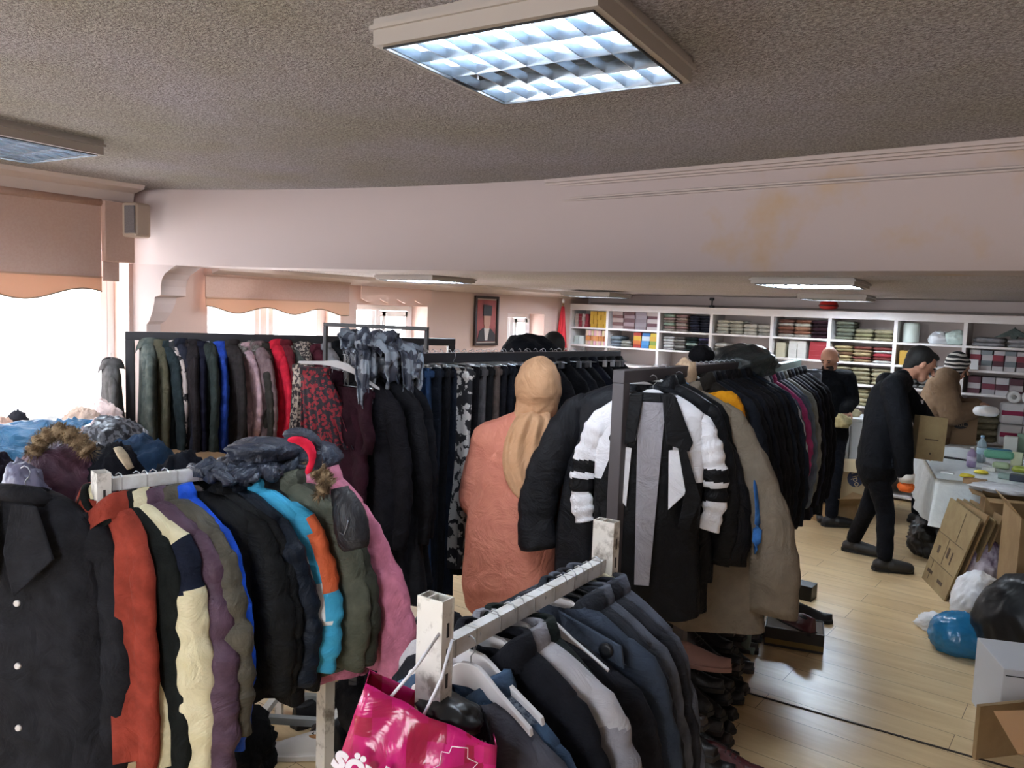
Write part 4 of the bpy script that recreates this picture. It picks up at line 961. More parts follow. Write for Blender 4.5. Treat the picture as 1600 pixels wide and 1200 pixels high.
def stacks(bay, row, label, cols, n, w_=.16, h_=.04, x0=.03, x1=None, name='folded_garment', cat='folded garment', soft=True, jit=.01, nvar=2, d_=.24):
    xa = SX[bay]+.02+x0; xb = (SX[bay+1]-.02) if x1 is None else SX[bay]+x1; z0 = SZ[row+1]+.012; ns = max(1, int((xb-xa)/w_+.2)); r = random.Random(bay*17+row)
    step = (xb-xa)/ns; hmax = SZ[row]-SZ[row+1]-.035
    for s in range(ns):
        c = cols[s % len(cols)] if not isinstance(cols[0], (list, tuple)) else None
        z = z0; k = n if isinstance(n, int) else n[s % len(n)]
        for j in range(k):
            cc = c or cols[s % len(cols)][j % len(cols[s % len(cols)])]
            hh = h_*(.85+.3*((s*3+j) % 3)/2)
            if z+hh > z0+hmax: break
            place(fold_mesh(cc, step*.93, hh, d_, soft, (s+j) % nvar), name, (xa+step*(s+.5)+r.uniform(-jit, jit)*.5, YS+.16+r.uniform(-jit, jit), z), r.uniform(-.05, .05) if soft else 0, label, cat, group='%s: %s' % (cat+'s', label)); z += hh+.001
stacks(0, 0, 'small red and white packet at the left of the top left cubby', ['c9b0a4', 'a8283a'], 4, .05, .045, .03, .26, 'packet', 'packet', False)
stacks(0, 0, 'yellow packet in the row filling the top left cubby', ['e3ac22', 'dba01a'], 4, .055, .055, .27, None, 'packet', 'packet', False)
stacks(0, 1, 'white carton at the left of the bright second row cubby', ['c9d8d2', 'dfe6e0'], 2, .07, .06, .02, .20, 'packet', 'packet', False)
stacks(0, 1, 'orange and pink bottle-like packet in the bright second row cubby', [['efc9a8', 'e88a3c'], ['ecb2b8', 'e7903f'], ['e8d29a', 'dd7f45'], ['e7a0ae', 'e89a55']], 3, .04, .065, .21, None, 'packet', 'packet', False)
stacks(1, 0, 'pinkish brown packaged linen in the second cubby of the top row', [['c2a49c', '7c4a48'], ['6c3f40', 'a5888a'], ['8f7a80', '9c8c90'], ['c7b3ac', '6d3540']], 5, .15, .045, soft=False, name='linen_package', cat='package')
stacks(1, 1, 'grey crumpled garment at the left of the second row cubby with the coloured boxes', ['6d7884', '8c8a80', '4c4a44'], [3, 2, 3], .12, .045, .02, .34)
stacks(1, 1, 'bright red, blue or yellow packet stacked in the second row cubby', [['c22a22', 'dd6a22', 'e7b022'], ['2a78c4', '3a8fd2', 'c9dbe6'], ['e0c024', '8fae3c', 'dfa720']], 4, .12, .05, .36, None, 'packet', 'packet', False)
stacks(2, 0, 'beige and brown folded cloth in the third cubby of the top row', [['8f7f72', '9c7b76', '7c8a78'], ['a08a80', '8b6560'], ['a9a58c', '9fa083']], 6, .15, .035, .02, .38)
stacks(2, 0, 'navy folded garment in the third cubby of the top row', ['3a3a52', '2d3044'], 6, .14, .033, .38)
stacks(2, 1, 'striped folded cloth stacked in the third cubby of the second row', [['a19a98', 'c7c7ca'], ['5b5450', '8d8680'], ['27403c', '1d2f30', '8a9a90'], ['4a4468', '30303f']], 6, .15, .034)
stacks(3, 0, 'cream folded blanket in the fourth cubby of the top row', ['b9b3a4', 'aea795', 'c0b9aa', 'b1aaa0'], [4, 4, 3, 3], .16, .042)
stacks(3, 1, 'off-white folded cloth left in the nearly empty fourth cubby of the second row', ['b8b2aa', 'a9a096'], [3, 1], .14, .04, .02, .36)
stacks(3, 1, 'dusty pink folded cloth in the fourth cubby of the second row', ['a87f7a'], 2, .12, .045, .45)
stacks(4, 0, 'reddish brown folded cloth in the fifth cubby of the top row', [['b3a79c', '6b4338', '7c4a38'], ['c4b8ac', '8a5540', '9c6c50'], ['4a2330', '3a1d2a'], ['5b2740', '43202f', '6a3046']], 5, .16, .04)
stacks(4, 1, 'cream box at the left of the fifth cubby of the second row', ['d2c6a4'], 3, .13, .055, .03, .16, 'shoe_box', 'box', False)
stacks(4, 1, 'white box with a small label in the fifth cubby of the second row', ['dcd8d0'], 4, .11, .05, .17, .39, 'shoe_box', 'box', False)
stacks(4, 1, 'red box in the fifth cubby of the second row', ['b51a26', 'c22a4a'], 4, .12, .05, .40, None, 'shoe_box', 'box', False)
stacks(5, 0, 'olive folded towel in the sixth cubby of the top row', [['6a6a58', '5c6052'], ['8a8060', '77704c'], ['8f8464', '6f6a4c'], ['8a8060', '9a9070']], [5, 3, 3, 3], .16, .04)
stacks(5, 1, 'tan and brown folded towel in the sixth cubby of the second row', [['8f8058', 'a38a60', '6d4c34'], ['9c7c58', '7c3c34', 'a08860'], ['b9b4ac', '7a3430', 'a83038']], 6, .2, .034)
stacks(5, 2, 'beige rolled cloth in the third row, left of the black-jacketed person', ['9a8e6e', '8c8262', 'a09474'], 4, .16, .045)
stacks(5, 3, 'beige rolled cloth in the fourth row, left of the black-jacketed person', ['94896a', 'a0966f', '857a5a'], 4, .16, .045)
stacks(5, 4, 'beige rolled cloth in the fifth row, left of the black-jacketed person', ['94896a', '857a5a'], 3, .16, .045)
stacks(6, 1, 'yellow carton right of the tall post in the second row', ['d8a01c'], 2, .11, .08, .02, .25, 'carton', 'carton', False)
stacks(6, 2, 'grey folded cloth behind the black-jacketed person', ['6d6a66'], 3, .2, .05)
stacks(7, 0, 'flat grey folded sheet in the last visible cubby of the top row', ['8f8b90', '9b979b'], 2, .3, .045)
stacks(8, 0, 'flat grey folded sheet right of the dark umbrella', ['8b868b'], 2, .3, .045)
stacks(7, 1, 'white and red packet behind the striped headscarf', [['c9c2c4', '5a2030', '9c2036'], ['cfc9c9', '7f8a90']], 4, .09, .05, name='packet', cat='packet', soft=False)
stacks(7, 2, 'maroon and white box on the shelves at the right edge', [['5d2334', 'cfc8ca'], ['a8a2a6', '8c2a40'], ['d8d4d4', '6b2a3c']], 4, .11, .055, name='packet', cat='packet', soft=False)
stacks(8, 1, 'white and red packet near the right edge of the second row', [['cfc9c9', '5a2030'], ['9c9698', '9c2036']], 4, .09, .05, name='packet', cat='packet', soft=False)
stacks(8, 2, 'maroon packet near the right edge of the third row', [['6b2438', 'cdc6c8'], ['8c8a90', '4a2230']], 4, .1, .055, name='packet', cat='packet', soft=False)
cy = MB().lathe([(.02, 0), (.075, 0), (.08, .02), (.08, .18), (.07, .205), (.03, .21)], n=20).build('paper_roll', mat('paper white green', 'c5cdc4', .7), loc=(SX[6]+.12, YS+.15, SZ[1]+.012)); tag(cy, 'fat white paper roll at the left of the seventh top cubby', 'paper roll')
m_wbag = mat('white carrier bag', 'd9dadc', .4, 'plastic', scale=8, bump=.6)
for i, (dx, r, lb) in enumerate(((.38, (.09, .08, .07), 'white plastic bag, left of two in the seventh top cubby'), (.54, (.10, .09, .085), 'pale mint plastic bag, right of two in the seventh top cubby'))):
    tag(crumple_mb(r, 80+i, .28, 4).build('plastic_bag', m_wbag if not i else mat('mint bag', 'b9c9c2', .4, 'plastic', scale=8), loc=(SX[6]+dx, YS+.15, SZ[1]+.012)), lb, 'bag')
um = empty('umbrella', (SX[7]+.40, YS+.12, SZ[1]+.10), 'half folded dark grey umbrella lying on the top row at the right', 'umbrella')
MB().prism([V((-.17, 0, -.0)), V((0, 0, .10)), V((.17, 0, 0)), V((.03, 0, .02)), V((0, .03, -.06)), V((-.03, 0, .02))], (0, 1, 0), .12).build('canopy', fab('4a5452'), um)
MB().tube([(0, .06, -.08), (0, .06, .11)], .006, 6).build('shaft', m_black_steel, um)
e = empty('emergency_beacon', (-2.62, 9.05, 1.99), 'small red plastic item standing on top of the shelving under a ceiling light', 'ornament')
MB().lathe([(.05, 0), (.09, .01), (.10, .05), (.08, .09), (.03, .095)], n=18).build('body', mat('red plastic', 'b3221c', .35), e); MB().lathe([(.10, .03), (.105, .035), (.105, .045), (.10, .05)], n=18).build('band', mat('dark red', '5a1512', .4), e)
e.name = 'red_pot'
e = empty('small_camera', (-4.05, 9.2, 1.975), 'little black camera on a stub standing on the shelving top', 'camera')
MB().box((0, 0, .015), (.05, .04, .03)).tube([(0, 0, .03), (0, 0, .09)], .008, 8).build('stand', m_blk, e); MB().box((0, -.01, .105), (.045, .06, .035)).build('head', m_blk, e, bevel=.006)

# ================================================================== table with white cloth
TN = V((-.99, 6.36, 0)); tx = V((.966, .259, 0)); ty = V((-.259, .966, 0)); TRZ = math.radians(15); TW, TLn = 1.5, 2.0
tb = empty('work_table', TN+tx*TW/2+ty*TLn/2, 'long table under a white cloth at the right, covered with supplies', 'table', rz=TRZ)
MB().box((0, 0, .73), (TW, TLn, .03)).build('table_top', mat('table wood', '8a6a4a', .6), tb)
for sx in (-1, 1):
    for sy in (-1, 1): MB().box((sx*(TW/2-.06), sy*(TLn/2-.06), .357), (.05, .05, .715)).build('leg', m_black_steel, tb)
n = 200; per = []
for k in range(n):
    u = k/n*4; s = int(u); f = u-s; P = [(-1, -1), (1, -1), (1, 1), (-1, 1)]; a, b = P[s], P[(s+1) % 4]
    per.append((V(((a[0]+(b[0]-a[0])*f)*TW/2*1.005, (a[1]+(b[1]-a[1])*f)*TLn/2*1.005, 0)), s+f))
rings = []
for j in range(9):
    t = j/8
    rings.append([p*(1+.0)+p.normalized()*(.010+t*.05+.022*t*math.sin(s*14)+.012*t*math.sin(s*33+1))+V((0, 0, .752-t*(.34+.04*math.sin(s*2.3)))) for p, s in per])
cl = MB(); cl.loft(rings, cap=False); cl.v += [tuple(V((p.x*.99, p.y*.99, .756))) for p, s in per]; o_ = len(cl.v)-n
cl.f.append(tuple(range(o_, o_+n))); cl.sm.append(False); cl.mi.append(0)
for k in range(n): cl.f.append((k, (k+1) % n, o_+(k+1) % n, o_+k)); cl.sm.append(True); cl.mi.append(0)
tc_ = cl.build('tablecloth', mat('white tablecloth', 'c9cfd0', .6, 'fabric', hex2='d2d8d8', bump=.3), loc=TN+tx*TW/2+ty*TLn/2); tc_.rotation_euler = (0, 0, TRZ); tag(tc_, 'white cloth draped over the long table at the right', 'tablecloth')
def onT(px, py, z=.758): return at(px, py, z=z)
m_card = mat('cardboard', '957a56', .75, 'mottle', hex2='8a6f4c', scale=6)
m_card2 = mat('cardboard pale', '93805c', .75, 'mottle', hex2='877351', scale=6)
m_cardin = mat('cardboard inside', '8d6c47', .8)
def open_box(name, label, base, rz, sx, sy, h, flap=.12, t=.006, m=None, angs=(.6, .5, .7, .4), tilt=(0, 0)):
    e = empty(name, base, label, 'box', rz=rz, tilt=tilt); m = m or m_card; b = MB()
    b.box((0, 0, t/2), (sx, sy, t)); b.box((-sx/2, 0, h/2), (t, sy, h)); b.box((sx/2, 0, h/2), (t, sy, h)); b.box((0, -sy/2, h/2), (sx, t, h)); b.box((0, sy/2, h/2), (sx, t, h))
    b.build('carton_body', m, e)
    if flap:
        for k, (c, ax, L) in enumerate(((V((-sx/2, 0, h)), V((-1, 0, 0)), sy), (V((sx/2, 0, h)), V((1, 0, 0)), sy), (V((0, -sy/2, h)), V((0, -1, 0)), sx), (V((0, sy/2, h)), V((0, 1, 0)), sx))):
            a = angs[k]; d = ax*math.cos(a)+V((0, 0, math.sin(a))); s = V((-ax.y, ax.x, 0))*L/2*.97
            q = [c-s, c+s, c+s*.94+d*flap, c-s*.94+d*flap]
            MB().prism(q, d.cross(s).normalized(), t*.7).build('flap', m, e)
    return e
# carton with a dark oval logo on the table
p = onT(1496, 692); cb = open_box('carton', 'brown carton printed with a dark oval ABC logo, standing at the back of the table', p, TRZ+.15, .24, .22, .29, flap=0, m=mat('cardboard dull', '7c6248', .8))
MB().box((0, 0, .288), (.235, .215, .006)).build('lid', m_card, cb)
MB().ell((-.02, -.112, .19), (.075, .002, .05), n=24).build('oval_logo', m_ink, cb); text('ABC', .06, mat('logo beige', '9a8468', .7), cb, (-.02, -.1155, .19), (PI/2, 0, 0))
# cloth sacks stacked
for i in range(5):
    z = .758+i*.062; p = at(1534, 690, z=.758); o = crumple_mb((.13, .10, .040), 90+i, .14, 4, flatbot=True).build('folded_sack', fab(['6d6450', '857c66', '7c745e', '8a8470', '6f7048'][i]), loc=(p.x+.01*(i % 2), p.y, z)); o.rotation_euler = (0, 0, TRZ)
    tag(o, ['bottom olive sack of the stack beside the ABC carton', 'second sack from the bottom beside the ABC carton', 'middle grey sack of the stack beside the ABC carton', 'fourth pale sack of the stack beside the ABC carton', 'topmost green sack of the stack beside the ABC carton'][i], 'sack', 'folded sacks')
def roll_pack(px, py, label, z=.758, nx=3, nz=2, band=True, loc=None):
    p = loc or onT(px, py, z); e = empty('paper_roll_pack', p, label, 'paper roll pack', rz=TRZ)
    MB().box((0, 0, .10), (.36, .14, .20)).build('film', mat('pack white', 'd6d6d8', .35, 'plastic', scale=12, bump=.4), e, bevel=.03)
    MB().box((0, -.003, .105), (.345, .138, .045)).build('magenta_band', mat('band magenta', '9c1d50', .5), e, bevel=.005)
    MB().box((0, -.073, .10), (.004, .004, .18)).build('seam', m_ink, e)
    return e
base = onT(1592, 697)
roll_pack(0, 0, 'lower white roll pack with magenta band at the right end of the table', loc=base)
roll_pack(0, 0, 'upper white roll pack with magenta band under the loose paper rolls', loc=base+V((0, 0, .205)))
for i in range(3):
    o = MB().lathe([(.02, 0), (.052, 0), (.055, .005), (.055, .095), (.052, .1), (.02, .1), (.02, .05)], n=20).build('paper_roll', mat('paper', 'dedede', .8), loc=base+V((-.08+.115*i, -.05, .465))); o.rotation_euler = (PI/2, 0, .2)
    MB().lathe([(.021, .0995), (.021, .1005), (.001, .1005)], n=14).build('core', mat('core', '8f8f8c', .8), o)
    tag(o, ['leftmost loose paper roll on top of the roll packs', 'second loose paper roll on top of the roll packs', 'third loose paper roll on top of the roll packs'][i], 'paper roll', 'loose paper rolls')
# water bottle, purple bottle, packs
def bottle(px, py, h, r, m, mc, label, tilt=0):
    e = empty('bottle', onT(px, py), label, 'bottle', rz=.2, tilt=(0, tilt))
    MB().lathe([(r*.6, 0), (r, .008), (r, h*.3), (r*.9, h*.4), (r, h*.5), (r*.95, h*.72), (r*.35, h*.88), (r*.35, h*.93)], n=18).build('bottle_body', m, e)
    MB().lathe([(r*.42, h*.92), (r*.42, h), (.002, h)], n=14).build('cap', mc, e)
    MB().lathe([(r*1.01, h*.32), (r*1.01, h*.55)], n=18).build('wrapper', mat('wrapper '+label[:6], 'a9c4d2' if 'clear' in label else 'cfc6dc', .5), e)
bottle(1532, 722, .22, .036, mat('clear plastic', 'b9cdd6', .15, trans=.6), mat('cap blue', '7fa6c4', .4), 'clear water bottle standing on the table near the roll packs')
bottle(1517, 730, .16, .034, mat('lilac plastic', 'a596bd', .35), mat('cap white', 'dcdce0', .4), 'lilac soap bottle standing left of the water bottle')
def packet(px, py, sx, sy, h, c, label, z=.758, rz=.2, name='packet', hard=.02):
    return tag(MB().box((0, 0, h/2), (sx, sy, h)).build(name, mat('pk '+c, c, .45, 'plastic', scale=18, bump=.35), loc=onT(px, py, z), bevel=hard), label, 'packet', 'small supplies on the table')
packet(1560, 716, .20, .08, .08, '2f6f8c', 'blue and teal wrapped pack right of the water bottle').rotation_euler.z = .2
packet(1560, 716, .20, .08, .06, '5d9a80', 'green wrapped pack lying on the teal one', .84).rotation_euler.z = .2
packet(1564, 732, .12, .08, .05, '9fb08c', 'pale green see-through pack in the middle of the table', .758)
for i in range(3): packet(1596, 738, .12, .09, .04, '8c9a3a', ['lowest', 'middle', 'topmost'][i]+' olive green pack of the pile at the right edge of the table', .758+i*.045)
packet(1594, 752, .13, .07, .045, '2f3848', 'dark blue flat box at the right edge of the table', .758, hard=.003)
packet(1523, 756, .14, .09, .035, '8f6f4c', 'small brown cardboard tray on the table', .758, hard=.003)
for i, (px, py) in enumerate(((1510, 746), (1533, 740))):
    tag(crumple_mb((.045, .03, .016), 110+i, .4, 3).build('rubber_glove', mat('glove yellow', 'd9c43a', .5), loc=onT(px, py)), ['left yellow rubber glove on the tray', 'right yellow rubber glove beside the bottle'][i], 'glove')
for i, (px, py, sx, sy, h, c, l) in enumerate(((1578, 712, .10, .07, .17, 'c4c9c2', 'white pack with a pale face behind the green packs'), (1600, 712, .12, .07, .19, '7d9c86', 'sea green upright pack at the right edge of the table'), (1588, 728, .08, .06, .11, 'b9c0a0', 'pale yellow-green pack in front of the white pack'),
        (1545, 736, .09, .06, .03, 'd0cfc8', 'small white carton near the yellow gloves'), (1572, 748, .10, .07, .04, '8fa39a', 'grey-green flat pack near the front edge of the table'), (1600, 770, .14, .08, .05, 'aab0b4', 'pale grey box at the near right edge of the table'), (1480, 740, .09, .05, .012, 'dfe0de', 'folded white paper near the table corner'))):
    packet(px, py, sx, sy, h, c, l, hard=.004)
pn = MB().tube([(-.09, 0, .006), (-.02, 0, .008), (.09, 0, .006)], [.012, .008, .006], 8).build('scissors', mat('tool dark', '23262a', .4), loc=onT(1494, 718)); tag(pn, 'dark slim tool lying on the white tablecloth', 'tool'); pn.rotation_euler = (0, 0, -.1)
tag(crumple_mb((.20, .12, .03), 115, .35, 4).build('plastic_film', mat('film', 'c8cbcf', .25, 'plastic', scale=10), loc=onT(1572, 770)), 'crumpled white plastic film at the near right corner of the table', 'plastic film')
wp = MB().box((0, 0, 0), (.14, .01, .10)).build('white_carton', mat('pk white', 'cfd2d4', .5), loc=at(1514, 590, d=7.9), bevel=.002)
wp.location = (wp.location.x, 8.93, 1.50); tag(wp, 'white card propped in front of the shelves behind the striped headscarf', 'card'); wp.rotation_euler = (0, 0, .1)
wp.location = V((at(1514, 590, y=8.97).x, 8.97, SZ[3]+.30))
wp2 = crumple_mb((.10, .05, .055), 117, .15, 3).build('plastic_bag', m_wbag, loc=at(1537, 628, d=7.1)); wp2.location.z = 1.09; tag(wp2, 'white pillow-like pack on top of the stacked sacks', 'pack'); wp2.location = V((at(1540, 650, z=1.075).x, at(1540, 650, z=1.075).y, 1.075))

# flattened cartons leaning on the table
def slab(name, label, q, th, m, cat='cardboard'):
    root = q[0]; nrm = (q[1]-q[0]).cross(q[3]-q[0]).normalized()
    o = MB().prism([p-root for p in q], nrm, th).build(name, m, loc=root); return tag(o, label, cat, 'flattened cartons leaning on the table')
BL, BR, TR_, TL = at(1443, 903, z=0), at(1478, 940, z=0), at(1535, 812, d=5.05), at(1488, 778, d=5.6)
for i in range(4):
    off = V((.03, .012, 0))*i*1.3
    o = slab('flattened_carton', ['front flattened brown carton leaning on the table, with printed lines', 'second flattened carton leaning behind the front one', 'third flattened carton of the leaning pile', 'rearmost flattened carton of the leaning pile'][i],
         [BL+off, BR+off, TR_+off+V((0, 0, .03*(i % 2))), TL+off], .012, [m_card2, m_card][i % 2])
    if i == 0:
        nrm = (BR-BL).cross(TL-BL).normalized(); ln = MB(); U = (BR-BL); W2 = (TL-BL)
        sg = -1 if nrm.dot(EYEP-BL) > 0 else 1
        def q4(a, b, c, d_):
            pts = [V((0, 0, 0))+U*x+W2*y for x, y in ((a, b), (c, b), (c, d_), (a, d_))]
            of = nrm*(.0125 if nrm.dot(EYEP-BL) > 0 else -.0015)
            ln.prism([p+of for p in pts], nrm, .001)
        for a, b, c, d_ in ((.0, .28, 1, .285), (.0, .60, 1, .605), (.48, .3, .49, .6), (.2, .05, .21, .28), (.7, .62, .71, .95), (.1, .12, .3, .16), (.55, .1, .75, .14), (.55, .40, .62, .52), (.2, .38, .27, .47), (.72, .36, .76, .5)): q4(a, b, c, d_)
        ln.build('printed_lines', mat('print brown', '4a3a2a', .7), o)
# big open cartons at the right edge
pR = at(1572, 1000, z=0)
e = open_box('carton', 'tall open brown carton standing at the right edge beside the bags', pR+V((.20, .20, 0)), .30, .50, .45, .76, flap=.10, angs=(.9, .5, -.9, -.6))
e = open_box('carton', 'open brown carton with plastic on it in front of the table corner', at(1548, 860, d=5.2)*1, .25, .28, .2, .74, flap=.08, angs=(.2, .3, -.2, .4))
e.location = V((e.location.x+.06, e.location.y+.10, 0))
wb = empty('carton', at(1545, 1128, z=0)+V((.205, .115, 0)), 'closed white carton on the floor at the right edge below the black bag', 'box', rz=.42)
MB().box((0, 0, .165), (.5, .36, .33)).build('carton_body', mat('white board', 'bdbdc0', .6), wb, bevel=.004)
MB().box((0, -.181, .30), (.48, .004, .004)).build('lid_seam', m_ink, wb)
e = open_box('carton', 'orange-brown open carton in the lower right corner', at(1600, 1250, z=0)+V((.24, .02, 0)), .35, .40, .36, .32, flap=.14, m=mat('cardboard orange', 'a87848', .75), angs=(-.2, .6, .9, .7))
e = tag(MB().box((0, 0, .12), (.3, .02, .24)).build('carton_flap', m_card, loc=at(1566, 1180, z=0)), 'narrow strip of tan cardboard standing beside the white carton', 'cardboard')
e.rotation_euler = (0, 0, .9)
# bags
m_blue = mat('blue plastic bag', '1f6f9c', .25, 'plastic', scale=9, bump=.6)
def lump(name, cat, label, px, py, r, m, seed, amp=.25, rz=0, sub=5, z=0, **k):
    o = crumple_mb(r, seed, amp, sub, **k).build(name, m, loc=at(px, py, z=z)); o.rotation_euler = (0, 0, rz); return tag(o, label, cat)
lump('plastic_bag', 'bag', 'blue plastic rubbish bag on the floor', 1497, 1018, (.16, .14, .135), m_blue, 121, .10)
lump('plastic_bag', 'bag', 'white plastic shreds left of the blue bag', 1462, 985, (.10, .07, .06), m_wbag, 122, .4)
lump('plastic_bag', 'bag', 'white knotted plastic bag behind the blue bag', 1524, 975, (.15, .12, .19), m_wbag, 123, .16, freq=1.5)
lump('plastic_bag', 'bag', 'white plastic bag with purple print above the knotted one', 1538, 950, (.13, .12, .265), mat('bag purple white', 'c9c3cf', .4, 'mottle', hex2='5a2a5c', scale=5), 124, .22)
lump('plastic_bag', 'bag', 'clear wrinkled plastic bag standing beside the leaning cartons', 1549, 925, (.13, .11, .40), mat('clear film', 'a9a69c', .25, 'plastic', scale=9), 125, .22)
lump('rubbish_bag', 'bag', 'shiny black bag slumped at the right edge', 1608, 1052, (.28, .2, .31), mat('black plastic', '0e0f12', .4, 'plastic', scale=5), 126, .12, z=.0, freq=1.3)
lump('rubbish_bag', 'bag', 'black bag stuffed under the table corner', 1452, 868, (.16, .16, .19), mat('black plastic', '0e0f12'), 127, .3)
# cartons beyond the aisle
def lb(px, py, d): return at(px, py, d=d)
e = open_box('carton', 'beige carton with round blue logo standing open behind the aisle-end rack', at(1322, 806, z=0)+V((0, .1, 0)), .5, .34, .26, .56, flap=.15, m=mat('carton beige', 'b5a07c', .7), angs=(.2, .3, -.8, .6))
tp = MB().ell((0, -.134, .38), (.075, .002, .085), n=24).build('round_logo', mat('logo navy', '2c3350', .6), e); text('Tipo', .085, mat('logo light', 'c4b08c', .7), e, (0, -.138, .38), (PI/2, PI/2-.3, 0))
e = open_box('carton', 'low open brown carton on the floor at the end of the aisle', at(1318, 812, z=0)+V((-.05, -.15, 0)), .9, .30, .24, .18, flap=.14)
e = open_box('carton', 'small tan carton beside the shoes at the end of the aisle', at(1278, 790, z=0)+V((0, .35, 0)), .2, .28, .24, .20, flap=.1, m=m_card2)
wc = empty('chest', at(1330, 700, d=7.9)*1, 'white chest with a thin vertical line, standing before the shelves', 'chest', rz=.25); wc.location.z = 0
MB().box((0, 0, .45), (.62, .42, .90)).build('cabinet', mat('chest white', 'c3c9cd', .4), wc, bevel=.01); MB().box((-.02, -.213, .6), (.006, .004, .5)).build('seam', m_ink, wc)
MB().box((0, 0, .915), (.64, .44, .03)).build('lid', mat('chest lid', 'd2d6d8', .4), wc, bevel=.008)
for i, (dx, c) in enumerate(((-.16, 'b3aa8c'), (-.02, 'a89e80'))): 
    o = crumple_mb((.09, .07, .05), 130+i, .25, 3).build('folded_cloth', fab(c), loc=wc.location+V((dx, -.05, .93))); tag(o, ['left', 'right'][i]+' beige cloth bundle on the white chest', 'cloth')

# ================================================================== shoes
def shoe_proto(upper, sole, label, laces=True, high=0):
    e = empty('shoe', (0, 0, 0), label, 'shoe'); n = 20
    def sec(y): # half width along length 0..1
        return .5*(.062+.036*math.sin(PI*min(1, y*1.05))**.6 - .012*math.exp(-((y-.38)/.12)**2))
    rings = []
    for i in range(17):
        t = i/16; w_ = sec(t)*(.55+.45*min(1, 6*t+.2, 8*(1-t)+.25)); y = -.14+.28*t
        h = (.085+high)*(1 if t < .3 else max(.42, 1-(t-.3)*1.15)) if t < .9 else .036
        rings.append([V((w_*math.cos(a)*(1 if math.sin(a) < 0 else .92), y, .02+max(0, math.sin(a))*h*(abs(math.sin(a))**.3))) for a in [2*PI*k/n for k in range(n)]])
    MB().loft(rings).build('upper', mat('leather '+upper, upper, .4, 'fabric', hex2=upper, bump=.25), e)
    pts = []
    for i in range(13): t = i/12; pts.append((sec(t)*(.6+.4*min(1, 6*t+.2, 8*(1-t)+.25))+.004, -.145+.29*t))
    poly = [V((x, y, 0)) for x, y in pts]+[V((-x, y, 0)) for x, y in reversed(pts)]
    MB().prism(poly, (0, 0, 1), .022).build('sole', mat('sole '+sole, sole, .6), e, bevel=.003)
    MB().ell((0, -.075, .088+high), (.026, .048, .012)).build('opening', m_blk, e)
    if laces:
        l = MB()
        for k in range(4): l.tube([(-.022, -.012+k*.02, .084-k*.008), (0, -.010+k*.02, .092-k*.009), (.022, -.012+k*.02, .084-k*.008)], .0022, 5)
        l.build('laces', mat('lace', '3a3a3c', .8), e)
    return e
SH = [shoe_proto('141417', '0f0f10', 'x'), shoe_proto('1d1b1c', '2a2422', 'x', False), shoe_proto('101114', '191919', 'x', True, .03), shoe_proto('2a1f1c', '141212', 'x', False), shoe_proto('4a1a1e', '15100f', 'x')]
used = set()
def shoe(k, loc, rz, label, group=None, tilt=(0, 0), name='shoe'):
    o = SH[k] if k not in used else copy_tree(SH[k]); used.add(k)
    o.location = loc; o.rotation_euler = (tilt[0], tilt[1], rz); tag(o, label, 'shoe', group); return o
rs = random.Random(11); rows_ = [-1.14-(y-3.05)*.29 for y in (3, 5)]
for L in range(3):
    y = 2.95
    while y < 4.95:
        xe = -1.14-(y-3.05)*.29
        for c in range(3-L):
            k = rs.choice([0, 1, 2, 0, 1, 3])
            shoe(k, (xe-.14-c*.27-L*.05+rs.uniform(-.02, .02), y+rs.uniform(-.02, .02), .002+L*.085), PI/2*-1+rs.uniform(-.35, .35), '%s dark shoe in the %s of the aisle heap, %s from its edge' % (['floor-level', 'second-layer', 'top-layer'][L], ['near third', 'middle third', 'far third'][min(2, int((y-2.9)/.7))], ['first', 'second', 'third'][c]), 'dark shoes heaped beside the aisle', (rs.uniform(-.08, .08), rs.uniform(-.08, .08)))
        y += .125+.02*L
shoe(4, (-1.12-.02, 3.02, .002), -1.4, 'oxblood tipped shoe at the near end of the shoe heap')
o = shoe(3, at(1092, 1040, z=.27), -1.2, 'small pale pink and red sandal on top of the shoe heap')
for ch in o.children: ch.data = ch.data.copy(); ch.data.materials.clear(); ch.data.materials.append(mat('sandal pink', '9c7468', .6))
for i, (px, py, rz) in enumerate(((1258, 808, .9), (1276, 806, .8), (1246, 800, 1.0), (1352, 802, 1.3), (1368, 842, 1.2))):
    if i < 3: shoe(0, at(px, py, z=.002), -rz, ['black laced shoe, middle of the three under the aisle-end rack', 'black laced shoe, rightmost of the three under the aisle-end rack', 'black laced shoe, leftmost of the three under the aisle-end rack'][i])
# shoe box with a shoe inside, other boxes behind
e = open_box('shoe_box', 'open black and gold shoe box on the floor by the shoe heap', at(1240, 1010, z=0)+V((-.02, .06, 0)), .30, .31, .22, .11, flap=0, m=mat('box black', '1d1c1c', .5))
MB().box((0, -.112, .03), (.31, .003, .03)).build('gold_band', mat('box gold', '6d5a2c', .5), e); MB().box((.156, 0, .05), (.003, .22, .09)).build('side_panel', mat('box gold side', '7a6440', .6), e)
MB().box((0, .0, .10), (.30, .21, .012)).build('tissue', mat('tissue', '8f8a86', .9, 'plastic', scale=20), e)
s_ = shoe(4, e.location+V((0, 0, .09)), 1.1, 'reddish shoe lying in the open shoe box'); 
shoe(0, at(1262, 968, z=0), -1.2, 'black laced shoe just behind the open shoe box'); shoe(2, at(1240, 962, z=0), -1.3, 'black ankle shoe next to the laced one behind the shoe box')
tag(MB().box((0, 0, .05), (.24, .12, .10)).build('shoe_box', mat('box black', '1d1c1c'), loc=at(1234, 938, z=0)+V((0, .12, 0)), bevel=.002), 'closed black shoe box behind the open one', 'box')
tag(MB().box((0, 0, .05), (.12, .10, .10)).build('shoe_box', mat('box grey', '6a6a6c', .6), loc=at(1212, 955, z=0)+V((-.1, .1, 0)), bevel=.002), 'small grey box left of the black shoe box', 'box')
